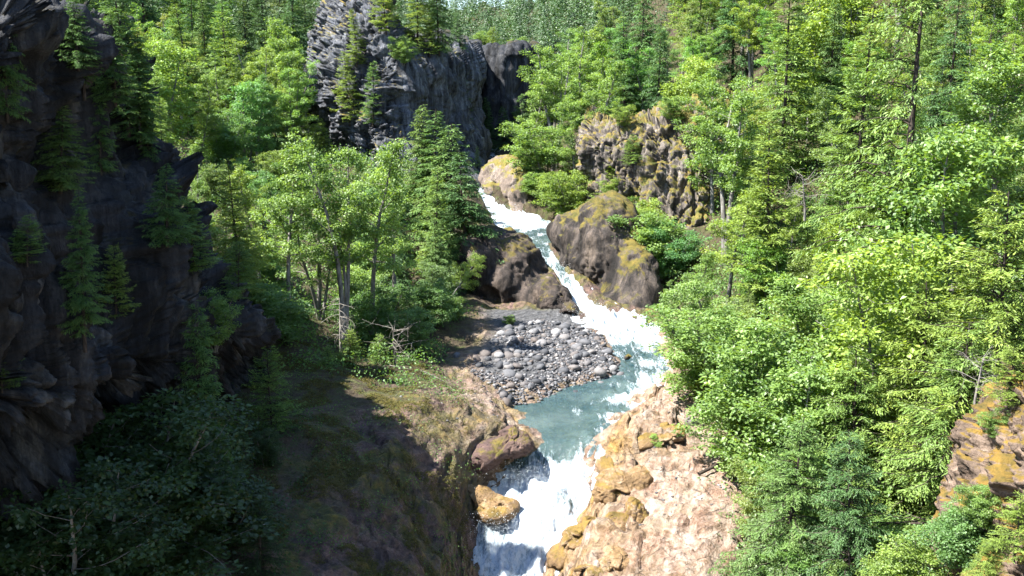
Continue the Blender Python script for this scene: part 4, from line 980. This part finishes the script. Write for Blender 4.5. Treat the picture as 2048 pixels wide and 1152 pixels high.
# --- far wood on the ridges: one mass nobody could count
def far_wood():
    r = np.random.RandomState(3); lv = Leaves(); n = 0
    while n < 1100:
        Y = r.uniform(172, 440); px = r.uniform(150, 1950); x = (px - 1024) / F * Y; z = gz(x, Y)
        p = pix((x, Y, z))
        if p[1] < -260 or p[1] > 420: continue
        n += 1
        H = r.uniform(9, 17); con = r.rand() < .55; k = int(np.interp(Y, [170, 440], [900, 420])); tt = r.rand() * .6
        f = r.rand(k) ** 1.5; az = r.rand(k) * 6.28
        rad = H * (.17 * (1 - f) + .015) if con else H * .26 * np.sqrt(np.clip(1 - (2 * f - .9) ** 2 * .8, 0.02, 1))
        rr = rad * r.uniform(.45, 1.1, k)
        P = np.stack([x + rr * np.cos(az), Y + rr * np.sin(az), z + H * (.08 + .92 * f) - .25 * rr], -1)
        D = np.stack([np.cos(az), np.sin(az), -.35 * np.ones(k)], -1) + r.normal(size=(k, 3)) * .3
        N = r.normal(size=(k, 3)) * .22 + np.array([0, -.25, 1]) + .5 * np.stack([np.cos(az), np.sin(az), 0 * az], -1); s = np.interp(Y, [170, 440], [.5, .8]) * (.9 if con else 1)
        lv.add(P, D, N, s * r.uniform(.6, 1.3, k), s * .5, np.clip(tt + (0 if con else .3) + r.normal(size=k) * .08, 0, 1))
    o = link('forest', lv.mesh('forest', MAT['far'])); tag(o, 'distant wooded ridges beyond the gap and above the hillsides', 'forest', None, 'stuff')
MAT['far'] = leaf_mat('far_leaf', (.016, .046, .015), (.068, .135, .034), .3, .04)
far_wood()
# --- undergrowth: low leaves all over the slopes
def undergrowth(name, label, n, pxr, Yr, ok, seed, size=.13, hgt=(.25, 1.1), per=46, tint=(1, 1, 1)):
    r = np.random.RandomState(seed); lv = Leaves(); k = 0; tries = 0
    while k < n and tries < n * 20:
        tries += 1
        Y = math.sqrt(r.uniform(Yr[0] ** 2, Yr[1] ** 2)); px = r.uniform(*pxr); x = (px - 1024) / F * Y * 1.03; z = gz(x, Y)
        p = pix((x, Y, z))
        if not ok(p[0], p[1], x, Y, ucoord_at(x, Y)): continue
        k += 1; h = r.uniform(*hgt); sc = np.interp(Y, [40, 120], [1, 2.0])
        for q in range(3):
            c = np.array([x, Y, z]) + np.array([r.normal() * .45, r.normal() * .45, h * r.uniform(.3, 1)]) * np.array([sc, sc, 1])
            leaf_cloud(r, lv, c, .5 * sc, int(per / 3), size * sc ** .8, r.uniform(.15, .75), .7)
    o = link(name, lv.mesh(name, MAT['under'])); o.color = (*tint, 1); tag(o, label, 'undergrowth', None, 'stuff')
undergrowth('undergrowth', 'low leafy undergrowth covering the right slope', 3600, (1150, 2150), (36, 118), lambda px, py, x, y, u: u > (9.2 if y < 54 else 8.65) and not (1140 < px < 1440 and 180 < py < 520 and 84 < y < 112) and not (y < 46 and px < 1480), 31)
undergrowth('undergrowth', 'low leafy undergrowth among the trees left of the river', 1500, (300, 935), (56, 135), lambda px, py, x, y, u: u < 3.25 and px > 380, 32, tint=(.9, .95, .9))
undergrowth('undergrowth', 'dark ferns and leaves on the shaded ground below the cliff', 420, (0, 620), (28, 50), lambda px, py, x, y, u: u < 3.2, 33, .09, (.1, .6), tint=(.36, .44, .44))  # low tint adds the cliff's shade to the leaf colour
# --- gravel bar: boulders and cobbles
def stone_mat():
    m, nt = M_new('river_stone'); g = NT(nt); oi = g.n('ShaderNodeObjectInfo'); geo = g.n('ShaderNodeNewGeometry')
    at_ = g.attr('tint')
    v = g.math('FRACT', g.math('ADD', g.math('MULTIPLY', oi.outputs['Random'], 1.0), at_))
    c = g.ramp(v, [(0, (.018, .019, .023)), (.3, (.048, .049, .054)), (.55, (.085, .085, .09)), (.75, (.07, .054, .045)), (1, (.19, .188, .19))])
    n = g.noise(geo.outputs['Position'], 6, 6, .7)
    c = g.mix(.6, c, g.ramp(n, [(.3, .3), (.7, .72)]), 'OVERLAY')
    b = g.n('ShaderNodeBsdfPrincipled'); b.inputs['Roughness'].default_value = .8; g.l(c, b.inputs['Base Color']); g.l(g.bump(n, .4, .05), b.inputs['Normal'])
    out = g.n('ShaderNodeOutputMaterial'); g.l(b.outputs[0], out.inputs[0]); return m
MAT['stone'] = stone_mat()
def rock_shape(seed, sub=2):
    r = np.random.RandomState(seed); V, Fq = ICO[sub]; V = V.copy()
    sc = np.array([1, r.uniform(.65, .95), r.uniform(.45, .7)])
    for _ in range(7):      # chipped flat faces
        d = unit(r, 1)[0]; lim = r.uniform(.62, .9); s = V @ d; V = V - np.clip(s - lim, 0, None)[:, None] * d * .85
    V = V * (1 + .12 * fbm(V * 1.3 + seed * 3.1, 2))[:, None] * sc
    return V, Fq
STONES = [mesh_np('boulder', *rock_shape(i, 2), MAT['stone'], True, dict(tint=np.zeros(len(ICO[2][0])))) for i in range(9)]
def in_bar(px, py):
    poly = [(945, 722), (1000, 664), (1075, 640), (1155, 650), (1205, 672), (1225, 715), (1255, 738), (1275, 765), (1190, 785), (1100, 806), (1015, 812), (985, 775), (940, 745)]
    c = False; j = len(poly) - 1
    for i in range(len(poly)):
        (xi, yi), (xj, yj) = poly[i], poly[j]
        if (yi > py) != (yj > py) and px < (xj - xi) * (py - yi) / (yj - yi) + xi: c = not c
        j = i
    return c
def stone(x, y, s, label, group=None, r=RS, sink=.25):
    o = link('boulder', STONES[r.randint(9)], None, (x, y, gz(x, y) + s * (.5 - sink) * .6)); o.scale = (s, s, s)
    o.rotation_euler = (r.normal() * .3, r.normal() * .3, r.rand() * 6.28); return tag(o, label, 'boulder', group)
def bar_point(r):
    while True:
        Y = r.uniform(58.5, 80); px = r.uniform(930, 1285); x = (px - 1024) / F * Y * 1.05; z = gz(x, Y); p = pix((x, Y, z))
        if in_bar(*p): return x, Y, z, p
for px, Y, s, lab in [(1168, 71.5, .5, 'largest tan boulder at the middle of the gravel bar'), (1072, 62.3, .42, 'big grey boulder at the near edge of the gravel bar'), (1262, 63.2, .5, 'dark block at the water side tip of the gravel bar'),
   (1222, 65.5, .45, 'dark boulder near the tip of the gravel bar'), (916, 66.0, .36, 'blue grey boulder alone on the brown rock left of the gravel bar'), (1130, 74.3, .42, 'pale boulder at the upstream end of the gravel bar'),
   (1163, 74.0, .4, 'brownish boulder next to the pale upstream one'), (1385, 53.6, .55, 'white grey boulder on the cream bank'), (1415, 52.6, .3, 'small grey stone next to the white grey boulder')]:
    stone((px - 1024) / F * Y * 1.05, Y, s, lab)
r_ = np.random.RandomState(77)
for i in range(285):
    x, y, z, p = bar_point(r_); s = .12 + .36 * r_.rand() ** 2.2
    stone(x, y, s, 'grey river boulder lying in the jumble of the gravel bar', 'boulders of the gravel bar', r_)
def cobbles():
    r = np.random.RandomState(78); Vs, Fs, Ts, n = [], [], [], 0
    shp = [rock_shape(40 + i, 1) for i in range(6)]
    for i in range(6500):
        x, y, z, p = bar_point(r); s = .05 + .13 * r.rand() ** 2
        if p[0] < 1010 and 690 < p[1] < 740 and r.rand() < .8: continue
        if fbm(np.array([[x * .35, y * .35, 4.]]), 2)[0] > .28 and r.rand() < .75: continue
        V, Fq = shp[r.randint(6)]; a = r.rand() * 6.28; ca, sa = math.cos(a), math.sin(a)
        Rm = np.array([[ca, -sa, 0], [sa, ca, 0], [0, 0, 1]])
        Vs.append(V @ Rm.T * s + np.array([x, y, z + s * .15])); Fs.append(Fq + n); n += len(V); Ts.append(np.full(len(V), r.rand()))
    o = link('gravel', mesh_np('gravel', np.concatenate(Vs), np.concatenate(Fs), MAT['stone'], True, dict(tint=np.concatenate(Ts))))
    tag(o, 'small grey cobbles filling the gravel bar', 'gravel', None, 'stuff')
cobbles()
def loose_stones():
    r = np.random.RandomState(81); Vs, Fs, Ts, n = [], [], [], 0
    shp = [rock_shape(60 + i, 1) for i in range(6)]; k = 0
    while k < 420:
        left = r.rand() < .35
        Y = r.uniform(52, 61) if left else r.uniform(44, 60); px = r.uniform(780, 1000) if left else r.uniform(1220, 1470); x = (px - 1024) / F * Y * 1.05; z = gz(x, Y)
        u = ucoord_at(x, Y)
        if fbm(np.array([[x * .5, Y * .5, 9.]]), 2)[0] < .05 or 4.6 < u < 7.4: continue
        k += 1; s = .03 + .09 * r.rand() ** 3; V, Fq = shp[r.randint(6)]
        Vs.append(V * s + np.array([x, Y, z + s * .2])); Fs.append(Fq + n); n += len(V); Ts.append(np.full(len(V), r.rand()))
    o = link('gravel', mesh_np('gravel', np.concatenate(Vs), np.concatenate(Fs), MAT['stone'], True, dict(tint=np.concatenate(Ts))))
    tag(o, 'loose stones and grit scattered on both rock banks', 'gravel', None, 'stuff')
loose_stones()
def moss_tufts():
    r = np.random.RandomState(82); lv = Leaves(); k = 0
    while k < 9500:
        Y = r.uniform(34, 62); px = r.uniform(430, 1000); x = (px - 1024) / F * Y * 1.05; u = ucoord_at(x, Y)
        if u > 4.9 or u < 1.2 or (u > 3.2 and Y > 48 and r.rand() < .8) or fbm(np.array([[x * .45, Y * .45, 2.]]), 3)[0] < .12: continue
        z = gz(x, Y); k += 1
        leaf_cloud(r, lv, np.array([x, Y, z + .03]), r.uniform(.08, .26), 18, .05, r.uniform(.1, .7), .45)
    o = link('moss', lv.mesh('moss', MAT['moss_leaf'])); tag(o, 'olive moss tufts on the left rock slab', 'moss', None, 'stuff')
MAT['moss_leaf'] = leaf_mat('moss_leaf', (.035, .038, .012), (.15, .125, .03), .15, .01)
moss_tufts()
undergrowth('undergrowth', 'scattered small ferns and weeds on the left rock slab', 260, (440, 930), (36, 60), lambda px, py, x, y, u: 1.6 < u < 4.4 and fbm(np.array([[x * .3, y * .3, 6.]]), 2)[0] > .1, 34, .07, (.04, .22), 30, (.8, .85, .7))
# --- driftwood
def log(pts, r0, r1, label, mat='deadwood', name='driftwood_log', cat='log'):
    P = np.array([at(*p) for p in pts]); P[:, 2] = [gz(a[0], a[1]) + r0 * 1.2 for a in P] if name == 'driftwood_log' else P[:, 2]
    o = P.mean(0); wd = Wood(); wd.tube(P - o, r0, r1, 7); ob = link(name, wd.mesh(name, MAT[mat]), None, o); tag(ob, label, cat)
log([(1395, 1010, 47.2), (1440, 985, 47.9)], .09, .08, 'reddish split beam lying on the cream bank', 'bark_dark')
log([(1385, 905, 51.5), (1435, 890, 52), (1480, 870, 52.6)], .045, .02, 'thin bleached pole lying at the top of the cream bank')
log([(1290, 890, 52.2), (1330, 900, 51.6)], .03, .015, 'short bleached stick beside the leafy plant on the cream bank')
log([(780, 765, 60), (850, 760, 60.2), (905, 775, 59.6)], .04, .015, 'thin dead branch lying across the brown rock slope')

# --- spray thrown up by the falls
def spray():
    r = np.random.RandomState(9); V0, F0 = ICO[1]; keep = 12
    Vs, Fs, n = [], [], 0
    V0 = np.array([[1, 1, 1], [-1, -1, 1], [-1, 1, -1], [1, -1, -1.]]) / 1.7; F0 = np.array([[0, 1, 2], [0, 3, 1], [0, 2, 3], [1, 3, 2]])
    for (px, py, Y, sx, sz, k) in [(1185, 625, 78.6, 1.2, .8, 700), (1010, 432, 104.6, 1.4, 1.1, 700), (985, 415, 106, .8, .8, 300), (1010, 1060, 47.5, 1.6, .8, 900), (1080, 960, 50.5, 1.8, .6, 900), (1125, 540, 87.5, .8, .5, 300)]:
        c = np.array(at(px, py, Y))
        P = c + r.normal(size=(k, 3)) * np.array([sx, 1.0, .25]) * .7 + np.array([0, 0, 1]) * (r.rand(k) ** 2 * sz)[:, None]
        for p in P: Vs.append(p + V0 * r.uniform(.008, .022)); Fs.append(F0 + n); n += 4
    m, nt = M_new('spray_drops'); g = NT(nt); b = g.n('ShaderNodeBsdfPrincipled'); b.inputs['Base Color'].default_value = (.8, .84, .86, 1); b.inputs['Roughness'].default_value = .4
    out = g.n('ShaderNodeOutputMaterial'); g.l(b.outputs[0], out.inputs[0])
    o = link('spray', mesh_np('spray', np.concatenate(Vs), np.concatenate(Fs), m, True)); tag(o, 'white drops of spray over the falls and rapids', 'spray', None, 'stuff')
spray()
# ------------------------------------------------------------------ light, sky, camera
w = bpy.data.worlds.new("World"); SC.world = w; w.use_nodes = True
nt = w.node_tree
sky = nt.nodes.new('ShaderNodeTexSky'); sky.sky_type = 'NISHITA'; sky.sun_disc = False
SUN_EL, SUN_AZ = R(56), R(-104)          # azimuth from +Y towards +X
sky.sun_elevation = SUN_EL; sky.sun_rotation = SUN_AZ; sky.altitude = 900; sky.air_density = 1.0; sky.dust_density = .4
nt.nodes['Background'].inputs['Strength'].default_value = .10
nt.links.new(sky.outputs[0], nt.nodes['Background'].inputs[0])
sd = bpy.data.lights.new('sun', 'SUN'); sd.energy = 5.0; sd.angle = R(.5); sd.color = (1, .965, .90)
so = bpy.data.objects.new('sun', sd); C.objects.link(so)
dirv = Vector((math.cos(SUN_EL) * math.sin(SUN_AZ), math.cos(SUN_EL) * math.cos(SUN_AZ), math.sin(SUN_EL)))
so.rotation_euler = dirv.to_track_quat('Z', 'Y').to_euler()
cd = bpy.data.cameras.new('camera'); co = bpy.data.objects.new('camera', cd); C.objects.link(co)
cd.lens = 36 * F / 2048; cd.sensor_width = 36; cd.clip_end = 3000; cd.clip_start = .3
co.location = (0, 0, 0); co.rotation_euler = (math.pi / 2 - PITCH, 0, 0)
SC.camera = co
SC.view_settings.view_transform = 'Standard'; SC.view_settings.look = 'None'; SC.view_settings.gamma = 1; SC.view_settings.exposure = 2.25
SC.cycles.max_bounces = 5; SC.cycles.diffuse_bounces = 3; SC.cycles.glossy_bounces = 2; SC.cycles.transmission_bounces = 3; SC.cycles.transparent_max_bounces = 6
SC.cycles.use_adaptive_sampling = True; SC.cycles.adaptive_threshold = .02
